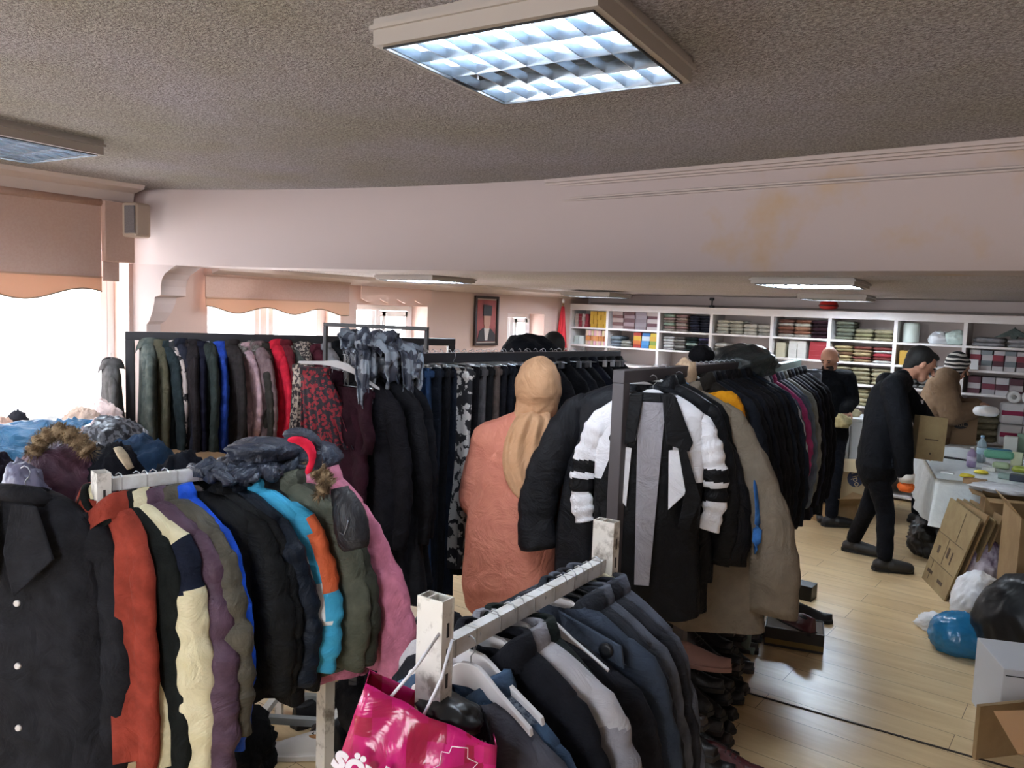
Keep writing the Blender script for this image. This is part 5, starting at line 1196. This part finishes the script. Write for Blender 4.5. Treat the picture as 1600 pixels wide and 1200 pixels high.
# floor things at the lower left
tag(crumple_mb((.24, .17, .19), 140, .22, 5).build('fleece_coat', fab('0f0f11', '18181a'), loc=at(345, 1215, z=0)), 'black fluffy coat heaped on the floor in front of the left rack', 'coat')
st = empty('shoe_stand', at(478, 1142, z=0), 'small white and grey metal stand on the floor, lower centre-left', 'stand', rz=.6)
for s in (-1, 1):
    MB().box((0, s*.10, .10), (.34, .03, .03)).build('side_rail', mat('stand grey', '8c8f8c', .5), st); 
    for t in (-1, 1): MB().box((t*.155, s*.10, .045), (.03, .03, .09)).build('leg', m_worn, st)
MB().box((.155, 0, .115), (.03, .24, .03)).build('cross_bar', m_worn, st); MB().box((-.155, 0, .115), (.03, .24, .03)).build('cross_bar', m_worn, st)
sw = copy_tree(SH[1]); sw.location = at(468, 1180, z=.002); sw.rotation_euler = (0, 0, 2.3); tag(sw, 'white open shoe with a tan insole on the floor, lower centre-left', 'shoe'); 
for ch in sw.children: ch.data = ch.data.copy(); ch.data.materials.clear(); ch.data.materials.append(mat('shoe white', 'cfcac4', .5) if 'opening' not in ch.name else mat('insole tan', 'b07c4a', .6))
shoe(3, at(505, 1150, z=.0), .6, 'dark brown shoe beside the white open shoe')
for i in range(5): shoe([0, 1, 2, 0, 1][i], at(500+i*18, 1120+((i*37) % 40), z=.0), .3*i, 'dark shoe, %s of the five in the row left of the pink bag' % ['leftmost', 'second from left', 'middle', 'fourth from left', 'rightmost'][i], 'dark shoes left of the pink bag')

# ================================================================== pink carrier bag on the near upright
m_pink = mat('pink check film', 'c0186e', .22, 'check', hex2='96163a', scale=30)
bp = at(668, 1150, d=1.62); bg_ = empty('carrier_bag', bp, 'glossy pink chequered carrier bag with white cord handles and white lettering', 'bag', rz=math.radians(30), tilt=(.12, .0))
R_ = math.radians(30)
def bl(px, py, d): # world pixel point -> bag local
    q = at(px, py, d=d); return (bg_.matrix_basis.inverted() @ q)
bg_.rotation_euler = (0, 0, R_); 
bg_.matrix_basis = Matrix.Translation(bp)@Euler((0, 0, R_)).to_matrix().to_4x4()
dF, dB = 1.40, 1.56
cF = [bl(572, 1068, dF), bl(776, 1166, dF-.02), bl(770, 1330, dF), bl(478, 1330, dF+.02)]
cB = [bl(578, 1046, dB), bl(770, 1140, dB), bl(772, 1330, dB-.05), bl(500, 1330, dB-.02)]
mb = MB(); NX, NY = 18, 18
def sheet(c, sgn, bulge):
    vs = []
    for j in range(NY+1):
        for i in range(NX+1):
            u, v = i/NX, j/NY; p = (c[0]*(1-u)+c[1]*u)*(1-v)+(c[3]*(1-u)+c[2]*u)*v
            b_ = bulge*math.sin(PI*u)*math.sin(PI*min(1, v*.8+.05))+.006*math.sin(u*19+v*5)*math.sin(v*9)+.010*noise.noise(V((u*5, v*5, sgn)))
            vs.append(p+V((0, sgn*b_, 0)))
    mb.add(vs, [(j*(NX+1)+i, j*(NX+1)+i+1, (j+1)*(NX+1)+i+1, (j+1)*(NX+1)+i) for j in range(NY) for i in range(NX)], 0, True); return vs
f1 = sheet(cF, -1, .035); f2 = sheet(cB, 1, .03)
for col in (0, NX):  # side gussets
    a = [f1[j*(NX+1)+col] for j in range(NY+1)]; b_ = [f2[j*(NX+1)+col] for j in range(NY+1)]
    mb.add(a+b_, [(j, j+1, NY+1+j+1, NY+1+j) for j in range(NY)], 0, True)
mb.build('bag_film', m_pink, bg_, solid=.0015)
m_cord = mat('cord white', 'dcdadf', .5)
for (a, b_, c, d1) in (((598, 1104), (652, 1040), (690, 985), 1.36), ((652, 1138), (690, 1060), (706, 1000), 1.38)):
    MB().tube([bl(a[0], a[1], 1.40), bl(b_[0], b_[1], 1.42), bl(c[0], c[1], 1.50)], .003, 8).build('cord_handle', m_cord, bg_)
X_ = (cF[1]-cF[0]).normalized(); Dn = (cF[3]-cF[0]).normalized(); Nn = X_.cross(-Dn).normalized(); Yv = Nn.cross(X_).normalized()
def lay(o, u, v, off=.042, rot=0):
    p = (cF[0]*(1-u)+cF[1]*u)*(1-v)+(cF[3]*(1-u)+cF[2]*u)*v
    toeye = (bg_.matrix_basis.inverted()@EYEP-p).normalized(); N2 = Nn if Nn.dot(toeye) > 0 else -Nn; Y2 = N2.cross(X_).normalized()
    M3 = Matrix((X_, Y2, N2)).transposed(); o.matrix_local = Matrix.Translation(p+N2*off)@(M3@Euler((0, 0, rot)).to_matrix()).to_4x4()
lay(text('söyle', .062, mat('print white', 'e6dfe6', .4), bg_, (0, 0, 0), (0, 0, 0), name='lettering', bold=.0025), .22, .40, .046, -.05)
# outlined corner emblem
em = MB().tube([(-.05, .06, 0), (-.05, .04, 0), (-.07, .035, 0), (-.06, 0, 0), (-.075, -.02, 0), (-.04, -.03, 0), (-.03, -.06, 0)], .0012, 6).tube([(-.05, .06, 0), (-.01, .075, 0), (0, .05, 0), (.03, .05, 0), (.02, .02, 0), (.04, -.01, 0)], .0012, 6).build('outline_emblem', mat('print white', 'e6dfe6'), bg_)
lay(em, .78, .28, .030, 0); em.scale = (.65, .65, .65)
tag(crumple_mb((.07, .05, .03), 150, .3, 4).build('folded_umbrella', mat('black plastic', '0e0f12'), loc=at(700, 1130, d=1.52)), 'short black folded umbrella with a buckle stuck in the mouth of the pink bag', 'umbrella')

# ================================================================== heap on the table behind the left rack
ht = empty('work_table', V((-4.2, 1.75, 0)), 'table buried under heaped clothes by the leftmost window', 'table', rz=0)
MB().box((0, 0, .83), (1.9, 2.3, .04)).build('table_top', mat('table wood', '8a6a4a'), ht)
for sx in (-1, 1):
    for sy in (-1, 1): MB().box((sx*.88, sy*1.08, .405), (.05, .05, .81)).build('leg', m_black_steel, ht)
def hl(name, cat, label, px, pyt, d, rx, ry, m, seed, amp=.25, zb=.85, freq=2.2, rz=.6, ridg=True):
    T = at(px, pyt, d=d); rz_ = (T.z-zb)/1.8
    o = crumple_mb((rx, ry, rz_), seed, amp, 5, freq, True, ridg).build(name, m, loc=(T.x, T.y, zb)); o.rotation_euler = (0, 0, rz); return tag(o, label, cat)
m_teal = mat('teal shiny', '14557c', .4, 'fabric', hex2='1b6690', scale=10, bump=.8)
hl('jacket', 'jacket', 'bright teal blue jacket spread over the heap by the leftmost window', 40, 655, 3.9, .46, .26, m_teal, 201, .2)
hl('jacket', 'jacket', 'second fold of teal blue jacket next to the silver one', 120, 656, 3.95, .20, .2, m_teal, 211, .2)
hl('sequin_jacket', 'jacket', 'silver crackle-patterned jacket on the heap', 176, 645, 3.85, .19, .17, mat('silver crackle', '6e727a', .35, 'floral', hex2='2b2d34', scale=42), 202, .15)
hl('hooded_jacket', 'jacket', 'dark plum padded jacket with its hood up on the heap', 92, 680, 3.3, .17, .15, mat('plum padded', '4a2c40', .4, 'fabric', hex2='5d3548', scale=8, bump=.8), 203, .12)
p_ = at(92, 690, d=3.22); o = fur_mb([at(52, 708, d=3.2)-p_, at(66, 684, d=3.2)-p_, at(92, 673, d=3.2)-p_, at(120, 684, d=3.2)-p_, at(140, 706, d=3.2)-p_], .035, 7).build('fur_trim', m_fur, loc=p_); tag(o, 'beige fur trim crowning the plum padded hood', 'fur trim')
hl('jacket', 'jacket', 'dark blue denim jacket lying open on the heap', 215, 682, 3.5, .20, .17, fab('22354f', '2c4560'), 204, .22)
hl('jacket', 'jacket', 'black jacket with cream lining on the heap', 178, 695, 3.35, .16, .13, fab('1c1e28'), 205, .25)
p_ = at(196, 718, d=3.2); o = MB().tube([at(184, 700, d=3.18)-p_, at(192, 712, d=3.15)-p_, at(204, 732, d=3.15)-p_], [.018, .024, .02], 12, flat=.4).build('lining_strip', fab('b3a38a'), loc=p_); tag(o, 'strip of cream fleece lining turned out on the heap', 'lining')
hl('plastic_bag', 'bag', 'lilac grey see-through plastic bag at the left edge of the heap', 34, 716, 3.0, .10, .09, mat('lilac film', '6d6c84', .35, 'plastic', scale=6), 206, .2)
hl('jacket', 'jacket', 'dark aubergine jacket at the left edge of the heap', -8, 712, 3.1, .14, .12, fab('2f2536'), 207, .25)
hl('cloth', 'cloth', 'tan cloth bundle in front of the bright window', 128, 634, 4.5, .14, .12, fab('b59c8c'), 208, .2)
hl('cloth', 'cloth', 'dark bundle in front of the bright window', 26, 640, 4.4, .09, .08, fab('3c3c44'), 209, .2)
hl('cloth', 'cloth', 'flesh-coloured cloth at the left edge near the window', 4, 652, 4.25, .09, .09, fab('c09c8a'), 210, .2)
hl('cloth', 'cloth', 'white crumpled cloth in front of the bright window', 82, 644, 4.6, .30, .12, fab('cdc9c6'), 212, .3)
hl('cloth', 'cloth', 'pale pink cloth next to the left post of the black rack', 160, 622, 4.7, .12, .09, fab('d5c0bc'), 213, .3)
hl('coat', 'coat', 'dark navy coat spilling off the right end of the heap', 285, 702, 3.3, .16, .15, fab('1d2330'), 221, .2, zb=.6)
hl('trousers', 'trousers', 'faded jeans folded between the silver jacket and the dark coats', 244, 694, 3.6, .10, .14, fab('2f4762', '3b5573'), 222, .15)
# air conditioner outside the first window
ac = empty('outdoor_unit', (-6.75, 1.55, 1.02), 'white air conditioning unit outside the leftmost window', 'air conditioner')
MB().box((0, 0, .12), (.3, .8, .5)).build('casing', mat('ac white', 'd4d6d8', .5), ac, bevel=.01); MB().tube([(.155, 0, .12), (.16, 0, .12)], [.19, .19], 28).build('fan_grille', mat('ac grille', '8a8e92', .6), ac)
# ================================================================== people
SKIN = mat('skin', 'b98870', .55); SKIN2 = mat('skin warm', 'a87660', .55)
def bake(o):
    dg = bpy.context.evaluated_depsgraph_get(); dg.update()
    me = bpy.data.meshes.new_from_object(o.evaluated_get(dg)); old = o.data; o.modifiers.clear(); o.data = me; me.name = o.name
    for p in me.polygons: p.use_smooth = True
    return o
def basis(f, up=V((0, 0, 1)), tilt=0):
    f = V(f).normalized(); s = f.cross(up).normalized(); u = s.cross(f).normalized(); return Matrix((s, f, u)).transposed()
def hand(mb, p, d, palm_n, side=1, curl=.5, s=1.0):
    """palm with four fingers and thumb: p wrist, d pointing direction, palm_n palm normal"""
    d = V(d).normalized(); n_ = V(palm_n); n_ = (n_-d*n_.dot(d)).normalized(); w_ = d.cross(n_)*side
    mb.cap(p, .024*s, p+d*.075*s, .034*s, .45, axis=n_)
    for i, (o_, L) in enumerate(((-.030, .068), (-.010, .078), (.010, .073), (.030, .058))):
        a = p+d*.080*s+w_*o_*s; k1 = a+(d*math.cos(curl*.6)+n_*math.sin(curl*.6))*L*.45*s; k2 = k1+(d*math.cos(curl*1.5)+n_*math.sin(curl*1.5))*L*.55*s
        mb.cap(a-d*.02*s, .0095*s, k1, .009*s, 1, n=8); mb.cap(k1, .009*s, k2, .0078*s, 1, n=8)
    a = p+d*.028*s-w_*.028*s; k1 = a+(d*.65-w_*.75+n_*.15)*.038*s; k2 = k1+(d*.95-w_*.2+n_*.35)*.032*s
    mb.cap(a, .013*s, k1, .0115*s, 1, n=8); mb.cap(k1, .0115*s, k2, .009*s, 1, n=8)
def person(label, root, J, face, skin=SKIN, top=None, bottom=None, shoes=None, hairc=None, hair=None, tunic=0, bulk=.02, headtilt=0, hands=(True, True), name='person', collar=None, sleeve=1.0, beard=None, headr=1.0, flat=.62, torso_r=(.15, .15, .155), palm=((0, -1, 0), (0, -1, 0))):
    e = empty(name, root, label, 'person'); O = V(root); J = {k: V(v)-O for k, v in J.items()}
    f = V(face).normalized(); B = basis(f); sh = (J['shR']-J['shL']).normalized(); dax = sh.cross(V((0, 0, 1))).normalized()
    hd = J['head']; up = B.col[2]
    b = MB(); h = headr
    b.ell(hd+up*.025*h-f*.008, (.075*h, .095*h, .098*h), B, 20, 14)
    b.cap(hd-up*.02*h+f*.02*h, .062*h, hd-up*.072*h+f*.048*h, .036*h, .9)
    b.cap(hd+f*.088*h+up*.005*h, .009*h, hd+f*.108*h-up*.024*h, .014*h, 1, n=8)       # nose
    b.cap(hd+f*.085*h-up*.053*h-B.col[0]*.016*h, .008*h, hd+f*.085*h-up*.053*h+B.col[0]*.016*h, .008*h, 1, n=8)
    b.cap(hd+f*.078*h+up*.028*h-B.col[0]*.035*h, .010*h, hd+f*.078*h+up*.028*h+B.col[0]*.035*h, .010*h, 1, n=8)
    for s in (-1, 1): b.ell(hd+B.col[0]*s*.077*h-f*.01+up*-.002, (.008*h, .018*h, .03*h), B, 10, 8)
    b.cap(hd-up*.06-f*.02, .055, J['neck'], .058, 1)
    b.cap(J['neck'], .07, J['chest'], torso_r[0]-.01, flat, axis=dax, n=18); b.cap(J['chest'], torso_r[0]-.01, J['pelvis'], torso_r[2]-.01, flat+.05, axis=dax, n=18)
    for s in 'LR':
        b.cap(J['neck'], .05, J['sh'+s], .055, .9); b.cap(J['sh'+s], .052, J['el'+s], .040, 1); b.cap(J['el'+s], .040, J['wr'+s], .027, 1)
        b.cap(J['pelvis'], .11, J['hip'+s], .09, .9); b.cap(J['hip'+s], .085, J['kn'+s], .056, 1); b.cap(J['kn'+s], .055, J['an'+s], .036, 1)
        hv = J['hd'+s]-J['wr'+s]
        hand(b, J['wr'+s], hv, palm[0 if s == 'L' else 1], 1 if s == 'L' else -1, .55)
    bake(b.build('body', skin, e, remesh=.0065, smooth_it=2))
    if 'hijab' not in label:
        for s in (-1, 1):
            q = hd+f*.086*h+up*.012*h+B.col[0]*s*.031*h
            MB().ell(q, (.012*h, .006*h, .006*h), B, 10, 8).build('eye', mat('eye dark', '1c1512', .3), e)
            MB().cap(q+up*.018*h-B.col[0]*.014, .004, q+up*.018*h+B.col[0]*.014, .004, 1, n=6).build('eyebrow', mat('brow', '1f1814', .8), e)
    if top:
        t = MB(); k = bulk
        t.cap(J['neck']+V((0, 0, -.02)), .075+k*.6, J['chest'], torso_r[0]+k, flat+.04, axis=dax, n=22); t.cap(J['chest'], torso_r[0]+k, J['pelvis'], torso_r[2]+k, flat+.12, axis=dax, n=22)
        if tunic: t.cap(J['pelvis'], torso_r[2]+k, J['pelvis']+V((0, 0, -tunic)), torso_r[2]+k*1.5, flat+.12, axis=dax, n=22)
        for s in 'LR':
            t.cap(J['neck']+V((0, 0, -.03)), .06+k, J['sh'+s], .062+k, .9); t.cap(J['sh'+s], .058+k, J['el'+s], .046+k, 1)
            t.cap(J['el'+s], .046+k, J['el'+s].lerp(J['wr'+s], sleeve), .034+k*.8, 1)
        to = t.build('top_garment', top, e, remesh=.0085, smooth_it=3)
        tx_ = bpy.data.textures.new('folds', 'CLOUDS'); tx_.noise_scale = .13
        q = to.modifiers.new('d', 'DISPLACE'); q.texture = tx_; q.strength = .022; q.mid_level = .5
        bake(to); to.name = 'jacket'
    if bottom:
        t = MB()
        for s in 'LR':
            t.cap(J['pelvis'], torso_r[2]-.005, J['hip'+s], .10, flat+.2, axis=dax); t.cap(J['hip'+s], .098, J['kn'+s], .068, 1); t.cap(J['kn'+s], .068, J['an'+s]+V((0, 0, .03)), .056, 1)
        o = t.build('trousers', bottom, e, remesh=.009, smooth_it=3)
        tx_ = bpy.data.textures.new('folds', 'CLOUDS'); tx_.noise_scale = .08
        q = o.modifiers.new('d', 'DISPLACE'); q.texture = tx_; q.strength = .014; bake(o)
    if shoes:
        for s in 'LR':
            a = J['an'+s]; tdir = V(J['toe'+s]-a); tdir.z = 0; tdir.normalize(); zf = a.z-.08
            t = MB(); hb = V((a.x, a.y, 0))+V((0, 0, zf+.045)); fe = hb+tdir*.17
            t.cap(hb-tdir*.04, .044, hb+tdir*.05, .050, 1); t.cap(hb+tdir*.05+V((0, 0, .002)), .050, fe+V((0, 0, -.008)), .040, 1.25); t.cap(hb+V((0, 0, .0)), .045, a+V((0, 0, .03)), .046, 1)
            o = bake(t.build('shoe', shoes, e, remesh=.007, smooth_it=2))
            sd = V((-tdir.y, tdir.x, 0)); z0 = zf
            pl = [hb-tdir*.085-sd*.02, hb-tdir*.07-sd*.038, hb+tdir*.06-sd*.045, hb+tdir*.15-sd*.042, hb+tdir*.205-sd*.02, hb+tdir*.205+sd*.02, hb+tdir*.15+sd*.042, hb+tdir*.06+sd*.045, hb-tdir*.07+sd*.038, hb-tdir*.085+sd*.02]
            MB().prism([V((p.x, p.y, z0)) for p in pl], (0, 0, 1), .026).build('sole', mat('sole rubber', '0e0e0e', .7), o)
    if hair == 'short':
        t = MB(); t.ell(hd+up*.038*h-f*.022*h, (.083*h, .092*h, .092*h), B, 20, 14); t.ell(hd+up*.085*h+f*.03*h, (.06*h, .06*h, .03*h), B, 14, 10); t.cap(hd-f*.05*h-up*.02*h, .06*h, hd-f*.055*h-up*.045*h, .045*h)
        bake(t.build('hair', hairc, e, remesh=.006, smooth_it=2))
    return e, J, B, hd, O
def jo(d0, **k): return {n_: at(v[0], v[1], d=d0+(v[2] if len(v) > 2 else 0)) for n_, v in k.items()}

# man in black bending over a box (side view, facing right)
D = 6.05; m_blackj = fab('0d1016', '12161e', .8); m_blackt = fab('0c0e16', '11141e', .8)
J = jo(D, head=(1438, 570, .0), neck=(1408, 592), chest=(1385, 630), pelvis=(1372, 712), shL=(1402, 606, .17), shR=(1396, 606, -.17), elL=(1442, 652, .20), wrL=(1452, 690, .12), hdL=(1457, 704, .1),
       elR=(1408, 672, -.24), wrR=(1413, 738, -.22), hdR=(1415, 758, -.22), hipL=(1384, 722, .08), hipR=(1366, 722, -.08), knL=(1358, 792, .12), anL=(1333, 850, .35), toeL=(1352, 868, .3), knR=(1384, 800, -.06), anR=(1382, 876, -.12), toeR=(1420, 890, -.15))
J['anL'].z = .085; J['anR'].z = .085
rt = at(1372, 880, z=0); fdir = V((.79, .45, -.42))
e, J2, B, hd, O = person('person in black jacket and dark trousers bending forward over a brown box by the table', rt, J, fdir, SKIN, m_blackj, m_blackt, mat('boot dark', '24211f', .6), mat('hair black', '0b0908', .7), 'short', tunic=.06, bulk=.035, headr=1.12, palm=((-.7, -.4, 0), (-.79, .4, 0)), torso_r=(.16, .15, .16))
fur_ = MB().tube([J2['neck']+V((-.07, -.05, .0)), J2['neck']+V((-.11, .0, -.03)), J2['neck']+V((-.06, .09, -.01))], [.05, .072, .05], 14).build('hood', m_blackj, e)
MB().box(J2['elL']+V((.0, -.09, .13)), (.02, .01, .03)).build('chest_badge', mat('badge', 'b9b9c2', .5), e)
gl = crumple_mb((.055, .04, .05), 160, .2, 4).build('work_glove', mat('glove orange', 'd9641c', .7), loc=at(1415, 768, d=D-.22)); tag(gl, 'white and orange work glove held in the hand of the person in black', 'glove')
MB().tube([(0, 0, .07), (0, 0, .135)], [.052, .055], 14).build('cuff', mat('glove white', 'c9c2b8', .8), gl)
bx = empty('carton', at(1447, 718, d=6.0), 'brown flat carton with a small printed line, held by the person in black', 'box', rz=.62, tilt=(-.08, .08))
MB().box((0, 0, .165), (.21, .09, .33)).build('carton_body', m_card2, bx, bevel=.002); MB().box((.0, -.047, .155), (.10, .003, .008)).build('printed_line', mat('print brown', '4a3a2a'), bx); MB().box((.0, -.047, .05), (.012, .003, .014)).build('printed_mark', mat('print brown', '4a3a2a'), bx)

# woman in beige coat with striped headscarf, hands over the table
D = 7.5; m_beige = fab('77604c', '816952', .85)
J = jo(D, head=(1497, 574), neck=(1480, 587), chest=(1470, 618), pelvis=(1452, 690), shL=(1472, 602, .17), shR=(1474, 602, -.17), elL=(1492, 640, .2), wrL=(1522, 634, .05), hdL=(1532, 632, .0),
       elR=(1486, 648, -.22), wrR=(1520, 642, -.2), hdR=(1532, 640, -.2), hipL=(1455, 700, .08), hipR=(1448, 700, -.08), knL=(1452, 745, .1), anL=(1446, 792, .1), toeL=(1458, 797, .1), knR=(1438, 745, -.08), anR=(1434, 795, -.08), toeR=(1448, 802, -.08))
J['anL'].z = .085; J['anR'].z = .085
e, J2, B, hd, O = person('person in beige coat and black and white striped headscarf (hijab), reaching over the table', at(1445, 800, z=0), J, (.80, .42, -.38), SKIN, m_beige, fab('0e1016'), mat('boot dark', '24211f'), None, None, tunic=.10, bulk=.06, palm=((0, 0, -1), (0, 0, -1)), torso_r=(.17, .16, .17))
up = B.col[2]; f = B.col[1]; t = MB()
t.ell(hd+up*.035-f*.03, (.098, .105, .112), B, 22, 16); t.cap(hd-f*.03-up*.03, .088, hd-up*.12-f*.02, .07); t.ell(hd+up*.075+f*.03, (.075, .05, .035), B)
hj = bake(t.build('headscarf', mat('zebra scarf', '121214', .8, 'stripe', hex2='c9c4bc', scale=8), e, remesh=.008, smooth_it=3))
MB().tube([J2['neck']+V((-.09, .02, -.01)), J2['neck']+V((-.0, -.10, .0)), J2['neck']+V((.09, -.04, -.05))], [.03, .035, .03], 12).build('coat_collar', m_beige, e)
MB().ell(hd+f*.082+up*.012-B.col[0]*.0, (.034, .006, .006), B).build('glasses', m_blk, e)

# bald man behind the aisle-end rack
D = 7.45
J = jo(D, head=(1296, 562), neck=(1297, 586), chest=(1296, 615), pelvis=(1296, 680), shL=(1272, 592), shR=(1322, 592), elL=(1266, 630, -.05), wrL=(1272, 662, -.12), hdL=(1275, 674, -.14), elR=(1330, 625, .0), wrR=(1322, 640, -.2), hdR=(1319, 652, -.24),
       hipL=(1286, 690), hipR=(1306, 690), knL=(1286, 745, -.1), anL=(1286, 800), toeL=(1284, 808, -.2), knR=(1311, 692, -.35), anR=(1306, 760, -.2), toeR=(1306, 765, -.3))
J['anL'].z = .085; J['knR'] = at(1308, 690, d=D-.38); J['anR'] = at(1302, 765, d=D-.30)
J['anR'].z = .085; J['knR'].z = .5
e, J2, B, hd, O = person('bald bearded person in black sweatshirt behind the aisle-end rack, looking down', at(1296, 806, z=0), J, (-.1, -.95, -.42), SKIN, fab('11141a', '161a22'), fab('0f1420'), m_blk, None, None, bulk=.03, palm=((0, 1, 0), (0, 1, 0)), torso_r=(.15, .145, .15))
up = B.col[2]; f = B.col[1]
t = MB(); t.cap(hd+f*.058-up*.062-B.col[0]*.03, .028, hd+f*.058-up*.062+B.col[0]*.03, .028); t.cap(hd+f*.080-up*.042-B.col[0]*.02, .009, hd+f*.080-up*.042+B.col[0]*.02, .009)
bake(t.build('beard', mat('beard', '2c2420', .9), e, remesh=.006, smooth_it=2))
t = MB(); t.ell(hd-f*.035+up*.012, (.081, .075, .06), B); bake(t.build('hair', mat('hair shaved', '4a3a32', .9), e, remesh=.006, smooth_it=1))
MB().box(J2['chest']+V((-.03, -.16, -.02)), (.035, .01, .035)).build('chest_badge', mat('badge', 'b9b9c2'), e)
cl2 = crumple_mb((.07, .06, .07), 170, .35, 4).build('folded_cloth', fab('9a906c'), loc=at(1316, 668, d=7.15)); tag(cl2, 'beige cloth held in the hands of the bald person', 'cloth')

# woman in peach tunic and headscarf seen from behind
D = 3.45; m_peach = fab('c27a68', 'ca846f', .85); m_scarf = mat('peach scarf', 'b98d68', .8, 'fabric', hex2='c09470', bump=.5)
J = jo(D, head=(842, 612, .03), neck=(826, 660, .02), chest=(806, 735), pelvis=(798, 850), shL=(768, 692, .0), shR=(872, 700, -.02), elL=(744, 778, .04), wrL=(748, 800, .26), hdL=(750, 806, .36), elR=(880, 780, .05), wrR=(850, 800, .28), hdR=(845, 802, .36),
       hipL=(775, 870), hipR=(822, 870), knL=(775, 1010, -.0), anL=(775, 1125), toeL=(770, 1100, .2), knR=(822, 1010), anR=(822, 1125), toeR=(826, 1100, .2))
J['anL'].z = .085; J['anR'].z = .085
e, J2, B, hd, O = person('person in peach tunic and tan headscarf (hijab) seen from behind at the middle rail', at(798, 1135, z=0), J, (-.45, .88, -.15), SKIN, m_peach, fab('17181d'), m_blk, None, None, tunic=.17, bulk=.035, sleeve=.55, palm=((0, 0, 1), (0, 0, 1)), torso_r=(.155, .15, .165), flat=.6)
up = V((0, 0, 1)); f = B.col[1]; t = MB()
t.ell(hd+up*.022-f*.02, (.104, .118, .130), B, 24, 16); t.cap(hd-up*.05-f*.03, .092, J2['neck']-f*.02+V((0, 0, .01)), .068, 1)
t.cap(J2['neck']+V((0, 0, .02)), .075, J2['neck']+V((.0, 0, -.05))-f*.02, .10, .8)
o = t.build('headscarf', m_scarf, e, remesh=.007, smooth_it=3)
tx_ = bpy.data.textures.new('folds', 'CLOUDS'); tx_.noise_scale = .07; q = o.modifiers.new('d', 'DISPLACE'); q.texture = tx_; q.strength = .02; bake(o)
rg = []; rgt = V((math.cos(YAW), math.sin(YAW), 0)); dpt = V((-math.sin(YAW), math.cos(YAW), 0))
for i_, (px, py, w_, dd_, fl) in enumerate(((836, 642, .066, -.05, .9), (832, 654, .078, -.075, .7), (826, 672, .090, -.095, .45), (822, 695, .098, -.115, .28), (821, 722, .100, -.130, .20), (824, 748, .094, -.138, .17), (830, 768, .080, -.140, .16), (838, 786, .050, -.140, .2))):
    c_ = at(px, py, d=D+dd_)-O
    rg.append([c_+rgt*w_*math.cos(a)+dpt*(w_*fl*math.sin(a)*(1+.45*math.sin(9*a+i_*.12)*min(1, i_/2)))+V((0, 0, .010*math.sin(3*a+1))) for a in [2*PI*k/48 for k in range(48)]])
MB().loft(rg).build('scarf_tail', m_scarf, e, sub=1)
MB().tube([at(808, 648, d=D-.07)-O, at(826, 655, d=D-.10)-O, at(850, 652, d=D-.09)-O], [.012, .02, .014], 10).build('scarf_fold', m_scarf, e, sub=1)

# two people mostly hidden behind the middle rail
D = 5.9
J = jo(D, head=(865, 546), neck=(864, 575), chest=(864, 610), pelvis=(864, 680), shL=(828, 590), shR=(900, 590), elL=(822, 640), wrL=(826, 690, -.1), hdL=(826, 705, -.1), elR=(908, 640), wrR=(904, 690, -.1), hdR=(904, 705, -.1), hipL=(850, 690), hipR=(878, 690), knL=(850, 770), anL=(850, 850), toeL=(850, 850, .2), knR=(878, 770), anR=(878, 850), toeR=(878, 850, .2))
J['anL'].z = .085; J['anR'].z = .085
person('dark-haired person seen from behind in front of the red flag', at(864, 860, z=0), J, (-.5, .86, -.05), SKIN, fab('14151b'), fab('14151b'), m_blk, mat('hair black', '0b0908'), 'short', headr=1.05)
D = 4.75
J = jo(D, head=(792, 596, .15), neck=(800, 572, .05), chest=(826, 572), pelvis=(868, 640), shL=(808, 578, .12), shR=(812, 586, -.15), elL=(800, 640, .15), wrL=(790, 680, .1), hdL=(788, 700, .1), elR=(806, 650, -.18), wrR=(796, 690, -.1), hdR=(794, 705, -.1), hipL=(872, 655, .08), hipR=(866, 655, -.08), knL=(866, 800), anL=(872, 940), toeL=(855, 945), knR=(860, 800, -.1), anR=(866, 940, -.1), toeR=(850, 945, -.1))
J['anL'].z = .085; J['anR'].z = .085
person('person in dark navy coat stooping behind the middle rail, back arched above it', at(868, 960, z=0), J, (-.8, -.3, -.6), SKIN, fab('141822', '1a1f2b'), fab('14151b'), m_blk, mat('hair black', '0b0908'), 'short', bulk=.04, torso_r=(.17, .16, .16))
